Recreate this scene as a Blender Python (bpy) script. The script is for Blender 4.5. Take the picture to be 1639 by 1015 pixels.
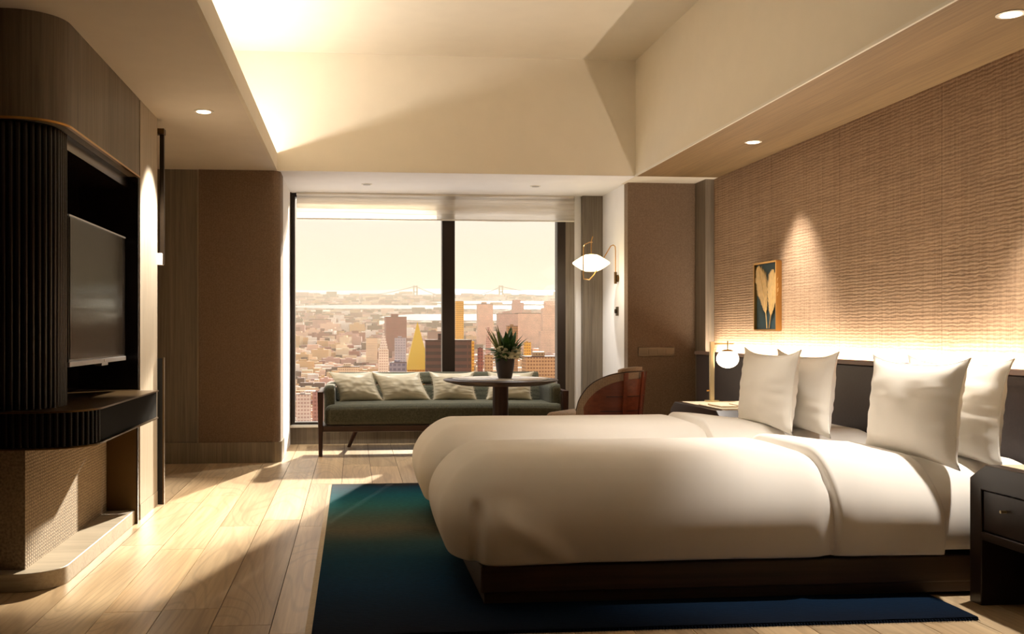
import bpy, bmesh, math, random
from mathutils import Vector, Matrix, noise
from math import sin, cos, pi, radians, sqrt, atan, atan2

# ------------------------------------------------------------------ camera, world, sun, exposure
sc = bpy.context.scene
COL = sc.collection
for o in list(bpy.data.objects):
    bpy.data.objects.remove(o)

def lin(r, g, b, a=1.0):
    f = lambda c: (c / 255 / 12.92) if c / 255 <= 0.04045 else ((c / 255 + 0.055) / 1.055) ** 2.4
    return (f(r), f(g), f(b), a)

EYE = 1.1
YAW = atan(0.095)
cam = bpy.data.cameras.new('camera')
cam.sensor_width = 36
cam.lens = 1600 / 1639 * 36
cam.shift_x = 0.0622
cam.shift_y = 23.5 / 1639
cam.clip_start = 0.05
cam.clip_end = 20000
camo = bpy.data.objects.new('camera', cam)
COL.objects.link(camo)
camo.location = (0, 0, EYE)
camo.rotation_euler = (pi / 2, 0, -YAW)
sc.camera = camo

vs = sc.view_settings
vs.view_transform = 'Standard'
vs.look = 'None'
vs.exposure = 0.25
vs.gamma = 1.0
vs.use_curve_mapping = False
cy = sc.cycles
cy.max_bounces = 10
cy.diffuse_bounces = 5
cy.glossy_bounces = 4
cy.transmission_bounces = 6
cy.transparent_max_bounces = 10
cy.volume_bounces = 0
cy.sample_clamp_indirect = 6
cy.caustics_reflective = False
cy.caustics_refractive = False
cy.use_denoising = True
try:
    cy.denoising_prefilter = 'ACCURATE'
except Exception:
    pass

W = bpy.data.worlds.new('evening_sky')
sc.world = W
W.use_nodes = True
nt = W.node_tree
nt.nodes.clear()
wo = nt.nodes.new('ShaderNodeOutputWorld')
bg = nt.nodes.new('ShaderNodeBackground')
tc = nt.nodes.new('ShaderNodeTexCoord')
sx = nt.nodes.new('ShaderNodeSeparateXYZ')
rp = nt.nodes.new('ShaderNodeValToRGB')
rp.color_ramp.elements[0].position = 0.0
rp.color_ramp.elements[0].color = lin(246, 214, 160)
rp.color_ramp.elements[1].position = 1.0
rp.color_ramp.elements[1].color = (0.80, 0.92, 1.10, 1)
for p, c in ((0.035, lin(250, 226, 178)), (0.06, lin(253, 230, 196)), (0.11, lin(253, 237, 218)), (0.35, (0.92, 0.93, 0.95, 1))):
    e = rp.color_ramp.elements.new(p)
    e.color = c
nt.links.new(tc.outputs['Generated'], sx.inputs[0])
nt.links.new(sx.outputs['Z'], rp.inputs[0])
nt.links.new(rp.outputs[0], bg.inputs[0])
nt.links.new(bg.outputs[0], wo.inputs[0])
bg.inputs[1].default_value = 0.80

SUN_DIR = Vector((-0.29, -1.0, -0.385)).normalized()
sl = bpy.data.lights.new('sun', 'SUN')
sl.energy = 13.5
sl.angle = radians(1.2)
sl.color = (1.0, 0.86, 0.66)
so = bpy.data.objects.new('sun', sl)
COL.objects.link(so)
so.rotation_euler = (-SUN_DIR).to_track_quat('Z', 'Y').to_euler()

def area(name, loc, sx_, sy_, power, color, direction, spread=180):
    l = bpy.data.lights.new(name, 'AREA')
    l.shape = 'RECTANGLE'
    l.size = sx_
    l.size_y = sy_
    l.energy = power
    l.color = color
    l.spread = radians(spread)
    o = bpy.data.objects.new(name, l)
    COL.objects.link(o)
    o.location = loc
    d = Vector(direction).normalized()
    # local X of the lamp runs along world Y (the strips run the length of the room)
    z = -d
    y = z.cross(Vector((0, 1, 0))).normalized()
    x = y.cross(z).normalized()
    o.rotation_euler = Matrix((x, y, z)).transposed().to_euler()
    return o

WARM = (1.0, 0.85, 0.67)
WARM2 = (1.0, 0.915, 0.81)
# LED strip in the ceiling cove on the left, LED strip on the headboard ledge on the right
area('cove_strip_light', (-0.86, 6.2, 2.53), 4.5, 0.04, 50, WARM2, (0.30, 0, 0.95))
area('headboard_strip_light', (3.13, 6.05, 0.905), 5.0, 0.03, 60, WARM, (0.5, 0, 0.85))

# ------------------------------------------------------------------ materials
MAT = {}

def newmat(name):
    m = bpy.data.materials.new(name)
    m.use_nodes = True
    MAT[name] = m
    t = m.node_tree
    b = t.nodes['Principled BSDF']
    return m, t, b

def N(t, kind, **kw):
    n = t.nodes.new(kind)
    for k, v in kw.items():
        if k in n.inputs:
            n.inputs[k].default_value = v
        else:
            setattr(n, k, v)
    return n

def coords(t, scale=(1, 1, 1), rnd=False, rot=(0, 0, 0), world=False):
    tc = N(t, 'ShaderNodeTexCoord')
    src = tc.outputs['Object']
    if world:
        g = N(t, 'ShaderNodeNewGeometry')
        src = g.outputs['Position']
    if rnd:
        oi = N(t, 'ShaderNodeObjectInfo')
        mu = N(t, 'ShaderNodeMath', operation='MULTIPLY')
        mu.inputs[1].default_value = 37.0
        t.links.new(oi.outputs['Random'], mu.inputs[0])
        ad = N(t, 'ShaderNodeVectorMath', operation='ADD')
        t.links.new(src, ad.inputs[0])
        t.links.new(mu.outputs[0], ad.inputs[1])
        src = ad.outputs[0]
    mp = N(t, 'ShaderNodeMapping')
    mp.inputs['Scale'].default_value = scale
    mp.inputs['Rotation'].default_value = rot
    t.links.new(src, mp.inputs[0])
    return mp.outputs[0]

def ramp(t, fac, stops):
    r = N(t, 'ShaderNodeValToRGB')
    e = r.color_ramp.elements
    e[0].position, e[0].color = stops[0]
    e[1].position, e[1].color = stops[-1]
    for p, c in stops[1:-1]:
        x = e.new(p)
        x.color = c
    t.links.new(fac, r.inputs[0])
    return r.outputs[0]

def bump(t, b, h, strength=0.2, dist=0.01):
    n = N(t, 'ShaderNodeBump')
    n.inputs['Strength'].default_value = strength
    n.inputs['Distance'].default_value = dist
    t.links.new(h, n.inputs['Height'])
    t.links.new(n.outputs[0], b.inputs['Normal'])

def mixc(t, fac, a, b_, mode='MIX'):
    m = N(t, 'ShaderNodeMix', data_type='RGBA', blend_type=mode)
    for s, v in ((0, fac), (6, a), (7, b_)):
        if hasattr(v, 'links'):
            t.links.new(v, m.inputs[s])
        else:
            m.inputs[s].default_value = v
    return m.outputs[2]

def plain(name, c, rough=0.5, metal=0.0, vary=0.08, nscale=6.0, bmp=0.0, spec=0.5, sheen=0.0, coat=0.0, world=False):
    m, t, b = newmat(name)
    v = coords(t, world=world)
    n = N(t, 'ShaderNodeTexNoise', Scale=nscale, Detail=4.0)
    t.links.new(v, n.inputs['Vector'])
    d = tuple(x * (1 - vary) for x in c[:3]) + (1,)
    u = tuple(min(1, x * (1 + vary)) for x in c[:3]) + (1,)
    t.links.new(ramp(t, n.outputs[0], [(0.3, d), (0.7, u)]), b.inputs['Base Color'])
    b.inputs['Roughness'].default_value = rough
    b.inputs['Metallic'].default_value = metal
    b.inputs['Specular IOR Level'].default_value = spec
    b.inputs['Sheen Weight'].default_value = sheen
    b.inputs['Coat Weight'].default_value = coat
    if bmp:
        bump(t, b, n.outputs[0], bmp, 0.005)
    return m

def wood(name, c1, c2, axis='z', fine=60.0, rough=0.45, rnd=False, figure=0.0, spec=0.4, bmp=0.1, stretch=0.03):
    """wood with grain running along one axis"""
    m, t, b = newmat(name)
    s = {'x': (stretch, 1, 1), 'y': (1, stretch, 1), 'z': (1, 1, stretch)}[axis]
    v = coords(t, s, rnd)
    n = N(t, 'ShaderNodeTexNoise', Scale=fine, Detail=6.0, Roughness=0.65, Distortion=0.3)
    t.links.new(v, n.inputs['Vector'])
    n2 = N(t, 'ShaderNodeTexNoise', Scale=fine * 0.12, Detail=2.0)
    t.links.new(v, n2.inputs['Vector'])
    mid = tuple((x + y) / 2 for x, y in zip(c1, c2))
    colr = ramp(t, n.outputs[0], [(0.32, c1), (0.5, mid), (0.68, c2)])
    colr = mixc(t, 0.35, colr, ramp(t, n2.outputs[0], [(0.35, c1), (0.65, c2)]))
    h = n.outputs[0]
    if figure:
        s3 = {'x': (0.16, 1, 1), 'y': (1, 0.16, 1), 'z': (1, 1, 0.16)}[axis]
        v3 = coords(t, s3, rnd)
        n3 = N(t, 'ShaderNodeTexNoise', Scale=2.6, Detail=1.0, Distortion=0.4)
        t.links.new(v3, n3.inputs['Vector'])
        mu = N(t, 'ShaderNodeMath', operation='MULTIPLY')
        mu.inputs[1].default_value = 130.0
        t.links.new(n3.outputs[0], mu.inputs[0])
        si = N(t, 'ShaderNodeMath', operation='SINE')
        t.links.new(mu.outputs[0], si.inputs[0])
        dark = tuple(x * 0.62 for x in c1[:3]) + (1,)
        k = ramp(t, si.outputs[0], [(0.0, (0, 0, 0, 1)), (0.55, (0, 0, 0, 1)), (1.0, (figure, figure, figure, 1))])
        colr = mixc(t, k, colr, dark)
    if rnd:
        oi = N(t, 'ShaderNodeObjectInfo')
        tone = ramp(t, oi.outputs['Random'], [(0.0, (0.80, 0.78, 0.76, 1)), (0.5, (1.0, 1.0, 1.0, 1)), (1.0, (1.16, 1.12, 1.06, 1))])
        colr = mixc(t, 1.0, colr, tone, 'MULTIPLY')
    t.links.new(colr, b.inputs['Base Color'])
    b.inputs['Roughness'].default_value = rough
    b.inputs['Specular IOR Level'].default_value = spec
    if bmp:
        bump(t, b, h, bmp, 0.002)
    return m

def weave(name, c1, c2, sx_=160.0, sy_=160.0, ax=('y', 'z'), rough=0.9, bmp=0.4, sheen=0.1):
    """woven cloth: two crossed sets of threads"""
    m, t, b = newmat(name)
    v = coords(t)
    hs = []
    for a, s in zip(ax, (sx_, sy_)):
        w = N(t, 'ShaderNodeTexWave', wave_type='BANDS', bands_direction=a.upper(), Scale=s / 20, Distortion=1.6, Detail=2.0)
        w.inputs['Detail Scale'].default_value = 1.5
        t.links.new(v, w.inputs['Vector'])
        hs.append(w.outputs['Fac'])
    mu = N(t, 'ShaderNodeMath', operation='MULTIPLY')
    t.links.new(hs[0], mu.inputs[0])
    t.links.new(hs[1], mu.inputs[1])
    n = N(t, 'ShaderNodeTexNoise', Scale=90.0, Detail=4.0)
    t.links.new(v, n.inputs['Vector'])
    colr = ramp(t, mu.outputs[0], [(0.0, c1), (0.8, c2)])
    colr = mixc(t, 0.4, colr, ramp(t, n.outputs[0], [(0.35, c1), (0.65, c2)]))
    t.links.new(colr, b.inputs['Base Color'])
    b.inputs['Roughness'].default_value = rough
    b.inputs['Specular IOR Level'].default_value = 0.2
    b.inputs['Sheen Weight'].default_value = sheen
    bump(t, b, mu.outputs[0], bmp, 0.003)
    return m

def emit(name, c, strength):
    m, t, b = newmat(name)
    b.inputs['Base Color'].default_value = c
    b.inputs['Emission Color'].default_value = c
    b.inputs['Emission Strength'].default_value = strength
    return m

plain('paint_cream', lin(226, 217, 200), 0.85, vary=0.015, spec=0.2)
plain('paint_white', lin(240, 238, 238), 0.85, vary=0.015, spec=0.2)
plain('paint_soffit', lin(222, 212, 198), 0.85, vary=0.02, spec=0.2)
plain('white_enamel', lin(228, 222, 210), 0.4, vary=0.02)
wood('wood_greige', lin(94, 84, 72), lin(138, 126, 110), 'z', 70, 0.5)
wood('wood_greige_low', lin(108, 97, 82), lin(150, 137, 118), 'z', 70, 0.5)
wood('wood_end_panel', lin(150, 138, 120), lin(186, 174, 154), 'z', 70, 0.5)
wood('wood_plinth', lin(150, 138, 120), lin(188, 176, 156), 'x', 70, 0.5)
wood('wood_soffit', lin(110, 87, 58), lin(146, 119, 82), 'y', 50, 0.5)
wood('oak_floor', lin(168, 140, 106), lin(214, 190, 154), 'y', 42, 0.36, rnd=True, figure=0.3, spec=0.5, bmp=0.06)
wood('walnut', lin(40, 22, 15), lin(66, 37, 25), 'z', 50, 0.35)
wood('walnut_flat', lin(46, 30, 24), lin(72, 50, 40), 'x', 50, 0.35)
wood('mahogany', lin(92, 42, 26), lin(132, 66, 40), 'x', 45, 0.35)
wood('bed_wood', lin(62, 48, 36), lin(88, 70, 52), 'x', 50, 0.5)
plain('floor_gap', lin(60, 44, 30), 0.9)
weave('cloth_brown', lin(106, 87, 71), lin(145, 123, 103), 900, 1300, ('x', 'z'), bmp=0.25)
weave('cloth_base', lin(112, 96, 78), lin(188, 170, 144), 230, 420, ('y', 'z'), bmp=0.6)
plain('black_lacquer', lin(18, 14, 13), 0.26, vary=0.05, spec=0.4)
plain('black_satin', lin(17, 15, 14), 0.75, vary=0.05, spec=0.03)
plain('niche_dark', lin(26, 20, 17), 0.22, vary=0.1)
plain('bronze', lin(96, 74, 44), 0.35, metal=0.9, vary=0.06)
plain('bronze_dark', lin(48, 38, 28), 0.35, metal=0.7, vary=0.06)
plain('brass', lin(196, 150, 86), 0.28, metal=1.0, vary=0.04)
plain('brass_pale', lin(214, 196, 156), 0.32, metal=0.8, vary=0.04)
plain('silver', lin(170, 168, 166), 0.35, metal=0.8, vary=0.03)
plain('black_gloss', lin(12, 11, 10), 0.15, spec=0.4)
def screen():
    m, t, b = newmat('screen_glass')
    t.nodes.remove(b)
    d = N(t, 'ShaderNodeBsdfDiffuse')
    d.inputs[0].default_value = lin(20, 16, 13)
    g = N(t, 'ShaderNodeBsdfGlossy')
    g.inputs['Roughness'].default_value = 0.10
    g.inputs[0].default_value = (1.0, 0.85, 0.66, 1)
    mx = N(t, 'ShaderNodeMixShader')
    mx.inputs[0].default_value = 0.07
    t.links.new(d.outputs[0], mx.inputs[1])
    t.links.new(g.outputs[0], mx.inputs[2])
    t.links.new(mx.outputs[0], t.nodes['Material Output'].inputs[0])
screen()
plain('leather_dark', lin(58, 48, 46), 0.5, vary=0.1, nscale=60, bmp=0.08)
plain('trim_taupe', lin(120, 98, 86), 0.5)
plain('linen_white', lin(236, 231, 224), 0.85, vary=0.02, spec=0.2, sheen=0.15)
plain('pillow_white', lin(238, 233, 224), 0.85, vary=0.015, spec=0.2, sheen=0.15)
weave('sofa_green', lin(64, 65, 54), lin(104, 104, 88), 500, 500, ('x', 'y'), bmp=0.2)
plain('silk_khaki', lin(196, 188, 166), 0.38, vary=0.1, nscale=9, spec=0.6, sheen=0.3)
plain('silk_fringe', lin(150, 138, 112), 0.6, vary=0.1)
weave('chair_cloth', lin(136, 114, 94), lin(168, 146, 124), 500, 500, ('x', 'z'), bmp=0.2)
plain('table_stone', lin(176, 168, 160), 0.2, vary=0.08, nscale=4)
plain('vase_brown', lin(44, 34, 30), 0.45)
plain('leaf_green', lin(50, 82, 36), 0.5, vary=0.25, nscale=20)
plain('leaf_pale', lin(112, 122, 62), 0.5, vary=0.2, nscale=20)
plain('flower_white', lin(226, 222, 196), 0.7)
plain('art_teal', lin(48, 74, 82), 0.7, vary=0.06)
plain('art_gold', lin(214, 176, 112), 0.45, metal=0.25, vary=0.12, nscale=30)
plain('night_lacquer', lin(40, 30, 26), 0.3, vary=0.08)
plain('night_inlay', lin(206, 190, 164), 0.5)
plain('steel_plate', lin(104, 92, 76), 0.35, metal=0.6)
plain('window_metal', lin(40, 29, 22), 0.4, metal=0.3)
plain('rug_selvedge', lin(206, 190, 166), 0.9, vary=0.1, nscale=80)
emit('lamp_globe', lin(255, 232, 192), 7.0)
emit('sconce_shade', lin(255, 232, 176), 2.6)
plain('lens_frosted', lin(150, 146, 142), 0.4)
emit('downlight_lens', lin(255, 238, 208), 8.0)

def special():
    # hand-woven wall covering: wavy horizontal bands with vertical thread slubs
    m, t, b = newmat('wallcover')
    v = coords(t, (1, 0.55, 1))
    w = N(t, 'ShaderNodeTexWave', wave_type='BANDS', bands_direction='Z', Scale=15.0, Distortion=5.0, Detail=3.5)
    w.inputs['Detail Scale'].default_value = 2.6
    w.inputs['Detail Roughness'].default_value = 0.62
    t.links.new(v, w.inputs['Vector'])
    v2 = coords(t, (1, 22, 0.5))
    n = N(t, 'ShaderNodeTexNoise', Scale=3.0, Detail=5.0, Roughness=0.7)
    t.links.new(v2, n.inputs['Vector'])
    v3 = coords(t, (1, 1, 26))
    n3 = N(t, 'ShaderNodeTexNoise', Scale=3.0, Detail=4.0, Roughness=0.7)
    t.links.new(v3, n3.inputs['Vector'])
    c1, c2 = lin(128, 102, 80), lin(182, 153, 124)
    ca = ramp(t, w.outputs['Fac'], [(0.1, c1), (0.9, c2)])
    ca = mixc(t, 0.45, ca, ramp(t, n3.outputs[0], [(0.38, c1), (0.62, c2)]))
    ca = mixc(t, 0.28, ca, ramp(t, n.outputs[0], [(0.4, c1), (0.6, c2)]))
    t.links.new(ca, b.inputs['Base Color'])
    b.inputs['Roughness'].default_value = 0.8
    b.inputs['Specular IOR Level'].default_value = 0.25
    ad = N(t, 'ShaderNodeMath', operation='ADD')
    t.links.new(w.outputs['Fac'], ad.inputs[0])
    t.links.new(n.outputs[0], ad.inputs[1])
    bump(t, b, ad.outputs[0], 0.20, 0.005)

    # rug: woven ombre bands across its length (object Y)
    m, t, b = newmat('rug_ombre')
    tc = N(t, 'ShaderNodeTexCoord')
    s = N(t, 'ShaderNodeSeparateXYZ')
    t.links.new(tc.outputs['Object'], s.inputs[0])
    nz = N(t, 'ShaderNodeTexNoise', Scale=1.6, Detail=3.0)
    t.links.new(tc.outputs['Object'], nz.inputs['Vector'])
    ma = N(t, 'ShaderNodeMath', operation='MULTIPLY_ADD')
    t.links.new(nz.outputs[0], ma.inputs[0])
    ma.inputs[1].default_value = 0.25
    t.links.new(s.outputs['Y'], ma.inputs[2])
    mr = N(t, 'ShaderNodeMapRange')
    mr.inputs['From Min'].default_value = 0.12
    mr.inputs['From Max'].default_value = 3.66
    t.links.new(ma.outputs[0], mr.inputs['Value'])
    col = ramp(t, mr.outputs[0], [(0.0, lin(4, 14, 30)), (0.08, lin(3, 26, 48)), (0.2, lin(2, 44, 72)), (0.33, lin(4, 52, 72)), (0.44, lin(40, 66, 66)), (0.54, lin(94, 90, 72)),
                                  (0.64, lin(74, 92, 80)), (0.76, lin(40, 104, 106)), (0.86, lin(10, 92, 110)), (0.95, lin(4, 60, 84)), (0.985, lin(8, 40, 58)), (1.0, lin(40, 36, 34))])
    n2 = N(t, 'ShaderNodeTexNoise', Scale=90.0, Detail=3.0)
    mp = N(t, 'ShaderNodeMapping')
    mp.inputs['Scale'].default_value = (0.4, 2.0, 1)
    t.links.new(tc.outputs['Object'], mp.inputs[0])
    t.links.new(mp.outputs[0], n2.inputs['Vector'])
    col = mixc(t, 0.5, col, ramp(t, n2.outputs[0], [(0.35, (0.55, 0.55, 0.55, 1)), (0.65, (1.3, 1.3, 1.3, 1))]), 'MULTIPLY')
    t.links.new(col, b.inputs['Base Color'])
    b.inputs['Roughness'].default_value = 0.95
    b.inputs['Specular IOR Level'].default_value = 0.1
    bump(t, b, n2.outputs[0], 0.6, 0.004)

    # window glass: clear with a faint reflection
    m, t, b = newmat('pane_glass')
    t.nodes.remove(b)
    tr = N(t, 'ShaderNodeBsdfTransparent')
    gl = N(t, 'ShaderNodeBsdfGlossy')
    gl.inputs['Roughness'].default_value = 0.02
    mx = N(t, 'ShaderNodeMixShader')
    mx.inputs[0].default_value = 0.012
    t.links.new(tr.outputs[0], mx.inputs[1])
    t.links.new(gl.outputs[0], mx.inputs[2])
    t.links.new(mx.outputs[0], t.nodes['Material Output'].inputs[0])

    # sheer blind: cloth letting daylight through
    m, t, b = newmat('sheer_blind')
    v = coords(t, (1, 1, 30))
    n = N(t, 'ShaderNodeTexNoise', Scale=4.0, Detail=3.0)
    t.links.new(v, n.inputs['Vector'])
    c = ramp(t, n.outputs[0], [(0.35, lin(228, 220, 206)), (0.65, lin(240, 234, 224))])
    di = N(t, 'ShaderNodeBsdfDiffuse')
    tl = N(t, 'ShaderNodeBsdfTranslucent')
    trn = N(t, 'ShaderNodeBsdfTransparent')
    for x in (di, tl):
        t.links.new(c, x.inputs[0])
    m1 = N(t, 'ShaderNodeMixShader')
    m1.inputs[0].default_value = 0.55
    t.links.new(di.outputs[0], m1.inputs[1])
    t.links.new(tl.outputs[0], m1.inputs[2])
    m2 = N(t, 'ShaderNodeMixShader')
    m2.inputs[0].default_value = 0.30
    t.links.new(m1.outputs[0], m2.inputs[1])
    t.links.new(trn.outputs[0], m2.inputs[2])
    t.links.new(m2.outputs[0], t.nodes['Material Output'].inputs[0])
    t.nodes.remove(b)
special()

# ------------------------------------------------------------------ mesh helpers
def origin_of(o):
    v = Vector((0, 0, 0))
    while o is not None:
        v += o.location
        o = o.parent
    return v

class MB:
    def __init__(self):
        self.v = []
        self.f = []

    def add(self, vs_, fs):
        n = len(self.v)
        self.v += [tuple(p) for p in vs_]
        self.f += [tuple(i + n for i in f) for f in fs]
        return self

    def box(self, x0, x1, y0, y1, z0, z1):
        vs_ = [(x, y, z) for x in (x0, x1) for y in (y0, y1) for z in (z0, z1)]
        return self.add(vs_, [(0, 1, 3, 2), (4, 6, 7, 5), (0, 4, 5, 1), (2, 3, 7, 6), (0, 2, 6, 4), (1, 5, 7, 3)])

    def prism(self, pts, lo, hi, axis='z'):
        """polygon (counter-clockwise in the two other axes) pushed along an axis"""
        n = len(pts)
        def P(p, h):
            return {'z': (p[0], p[1], h), 'x': (h, p[0], p[1]), 'y': (p[0], h, p[1])}[axis]
        vs_ = [P(p, lo) for p in pts] + [P(p, hi) for p in pts]
        fs = [tuple(reversed(range(n))), tuple(range(n, 2 * n))]
        fs += [(i, (i + 1) % n, n + (i + 1) % n, n + i) for i in range(n)]
        return self.add(vs_, fs)

    def lathe(self, prof, c=(0, 0, 0), seg=32, axis='z'):
        vs_, fs = [], []
        for r, z in prof:
            for k in range(seg):
                a = 2 * pi * k / seg
                p = (r * cos(a), r * sin(a), z)
                if axis == 'x':
                    p = (z, r * cos(a), r * sin(a))
                elif axis == 'y':
                    p = (r * sin(a), z, r * cos(a))
                vs_.append((c[0] + p[0], c[1] + p[1], c[2] + p[2]))
        for i in range(len(prof) - 1):
            for k in range(seg):
                a, b = i * seg + k, i * seg + (k + 1) % seg
                fs.append((a, b, b + seg, a + seg))
        fs.append(tuple(reversed(range(seg))))
        fs.append(tuple(range((len(prof) - 1) * seg, len(prof) * seg)))
        return self.add(vs_, fs)

    def cyl(self, c, r, h, seg=24, axis='z', r2=None):
        return self.lathe([(r, 0), (r if r2 is None else r2, h)], c, seg, axis)

    def tube(self, path, r, seg=8, closed=False):
        pts = [Vector(p) for p in path]
        n = len(pts)
        vs_, fs = [], []
        up0 = None
        for i, p in enumerate(pts):
            a = pts[(i - 1) % n] if (closed or i > 0) else p
            b = pts[(i + 1) % n] if (closed or i < n - 1) else p
            d = (b - a).normalized()
            if up0 is None:
                up0 = Vector((0, 0, 1)) if abs(d.z) < 0.9 else Vector((1, 0, 0))
            s = d.cross(up0)
            if s.length < 1e-4:
                s = d.cross(Vector((0, 1, 0)))
            s.normalize()
            u = s.cross(d).normalized()
            up0 = u
            rr = r[i] if isinstance(r, (list, tuple)) else r
            for k in range(seg):
                t = 2 * pi * k / seg
                vs_.append(p + s * cos(t) * rr + u * sin(t) * rr)
        m = n if closed else n - 1
        for i in range(m):
            for k in range(seg):
                a, b = i * seg + k, i * seg + (k + 1) % seg
                j = ((i + 1) % n) * seg
                fs.append((a, b, j + (k + 1) % seg, j + k))
        if not closed:
            fs.append(tuple(reversed(range(seg))))
            fs.append(tuple(range((n - 1) * seg, n * seg)))
        return self.add(vs_, fs)

    def grid(self, fn, nu, nv, wrap_u=False):
        vs_ = [fn(i / nu, j / nv) for j in range(nv + 1) for i in range(nu + (0 if wrap_u else 1))]
        k = nu if wrap_u else nu + 1
        fs = []
        for j in range(nv):
            for i in range(nu):
                a, b = j * k + i, j * k + (i + 1) % k
                fs.append((a, b, b + k, a + k))
        return self.add(vs_, fs)

    def build(self, name, mat, parent=None, smooth=False, bevel=0.0, seg=2, weld=0.0, sub=0):
        me = bpy.data.meshes.new(name)
        off = origin_of(parent) if parent is not None else Vector((0, 0, 0))
        me.from_pydata([(x - off.x, y - off.y, z - off.z) for x, y, z in self.v], [], self.f)
        if weld or bevel:
            bm = bmesh.new()
            bm.from_mesh(me)
            if weld:
                bmesh.ops.remove_doubles(bm, verts=bm.verts, dist=weld)
            bmesh.ops.recalc_face_normals(bm, faces=bm.faces)
            bm.to_mesh(me)
            bm.free()
        me.materials.append(MAT[mat])
        if smooth:
            me.shade_smooth()
            try:
                me.set_sharp_from_angle(angle=radians(smooth if smooth > 1 else 40))
            except Exception:
                pass
        o = bpy.data.objects.new(name, me)
        COL.objects.link(o)
        if parent is not None:
            o.parent = parent
        if bevel:
            b = o.modifiers.new('edge', 'BEVEL')
            b.width = bevel
            b.segments = seg
            b.limit_method = 'ANGLE'
            b.angle_limit = radians(40)
        if sub:
            s = o.modifiers.new('smooth', 'SUBSURF')
            s.levels = s.render_levels = sub
        return o

def box(*a):
    return MB().box(*a)

def thing(name, label, cat, loc, group=None):
    o = bpy.data.objects.new(name, None)
    COL.objects.link(o)
    o.location = loc
    o.empty_display_size = 0.1
    o['label'] = label
    o['category'] = cat
    if group:
        o['group'] = group
    return o

def tag(o, label, cat, group=None, kind=None):
    o['label'] = label
    o['category'] = cat
    if group:
        o['group'] = group
    if kind:
        o['kind'] = kind
    return o

def struct(o, label, cat):
    return tag(o, label, cat, kind='structure')

def recenter(o):
    """move a top-level mesh's origin to its base so that textures and placement read from the thing itself"""
    vs_ = o.data.vertices
    c = Vector((sum(v.co.x for v in vs_) / len(vs_), sum(v.co.y for v in vs_) / len(vs_), min(v.co.z for v in vs_)))
    o.data.transform(Matrix.Translation(-c))
    o.location = o.location + c
    return o

def copy_tree(o, parent=None):
    c = o.copy()
    COL.objects.link(c)
    if parent is not None:
        c.parent = parent
    for ch in list(o.children):
        copy_tree(ch, c)
    return c

def arc(cx, cy_, r, a0, a1, n=10):
    return [(cx + r * cos(radians(a0 + (a1 - a0) * i / n)), cy_ + r * sin(radians(a0 + (a1 - a0) * i / n))) for i in range(n + 1)]

rng = random.Random(11)

# ------------------------------------------------------------------ room shell
ZS = 2.455     # height of all lowered soffits
ZC = 3.46      # height of the raised coffer
XL = -2.6      # far left wall (outside the frame)
XR = 3.19      # headboard wall
YN = -1.2      # wall behind the camera
YB = 8.52      # pilaster / coffer back wall
YW = 9.85      # window wall

floor = struct(box(XL - 0.1, XR + 0.1, YN, YW + 0.1, -0.12, -0.006).build('floor', 'floor_gap'), 'oak plank floor of the hotel room', 'floor')
floor.location = (0, 0, 0)
# planks, one object each, running towards the window
PW = 0.222
k = 0
x = -1.86
while x < XR - 0.02:
    x1 = min(x + PW, XR)
    y = 2.9 - rng.random() * 1.4
    while y < YW - 0.02:
        y1 = min(y + rng.uniform(1.1, 2.3), YW)
        if YW - y1 < 0.35:
            y1 = YW
        p = MB().box(-(x1 - x) / 2 + 0.0017, (x1 - x) / 2 - 0.0017, -(y1 - y) / 2 + 0.0017, (y1 - y) / 2 - 0.0017, -0.0055, 0.0).build('plank', 'oak_floor', floor)
        p.location = ((x + x1) / 2, (y + y1) / 2, 0)
        y = y1
    x = x1

# ceiling: coffer with soffits, lip and bulkheads
ceil_ = struct(box(XL, XR + 0.1, YN, YB + 0.1, ZC, ZC + 0.1).build('ceiling', 'paint_cream'), 'cream raised coffer ceiling over the beds', 'ceiling')
box(XL, -0.66, YN, YB, ZS, ZS + 0.03).build('soffit', 'paint_soffit', ceil_)
box(-0.66, -0.637, YN, YB, ZS, 2.60).build('cove_lip', 'paint_cream', ceil_)
box(-1.16, -1.10, YN, YB, ZS + 0.03, ZC).build('coffer_side', 'paint_cream', ceil_)
box(-1.10, XR + 0.1, YB, YB + 0.12, ZS + 0.004, ZC).build('coffer_end', 'paint_cream', ceil_)
box(2.447, 2.52, YN, YB, ZS + 0.012, ZC).build('bulkhead', 'paint_cream', ceil_)
box(2.440, 2.454, YN, YB, ZS - 0.004, ZS + 0.012).build('bulkhead_trim', 'white_enamel', ceil_)
box(2.456, XR, YN, YB - 0.001, ZS, ZS + 0.02).build('wood_soffit', 'wood_soffit', ceil_)
box(-0.66, 2.56, YB, YW + 0.15, ZS, ZS + 0.003).build('alcove_soffit', 'paint_white', ceil_)
box(2.447, XR, YB, 8.99, ZS - 0.001, ZS + 0.003).build('alcove_soffit', 'paint_cream', ceil_)

# right: headboard wall with a woven covering in long drops
wr = struct(box(XR + 0.012, XR + 0.15, YN, 9.0, -0.1, ZC).build('wall_right', 'paint_cream'), 'wall behind the headboard under a woven tan covering', 'wall')
yy = 8.615
drops = (1.22, 1.08, 1.15, 1.12, 1.1, 1.1, 1.1, 1.1, 1.1)
for d in drops:
    box(XR, XR + 0.012, max(yy - d, YN) + 0.0015, yy - 0.0015, 0.0, ZS).build('wallcover_drop', 'wallcover', wr)
    yy -= d
    if yy < YN:
        break

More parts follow.
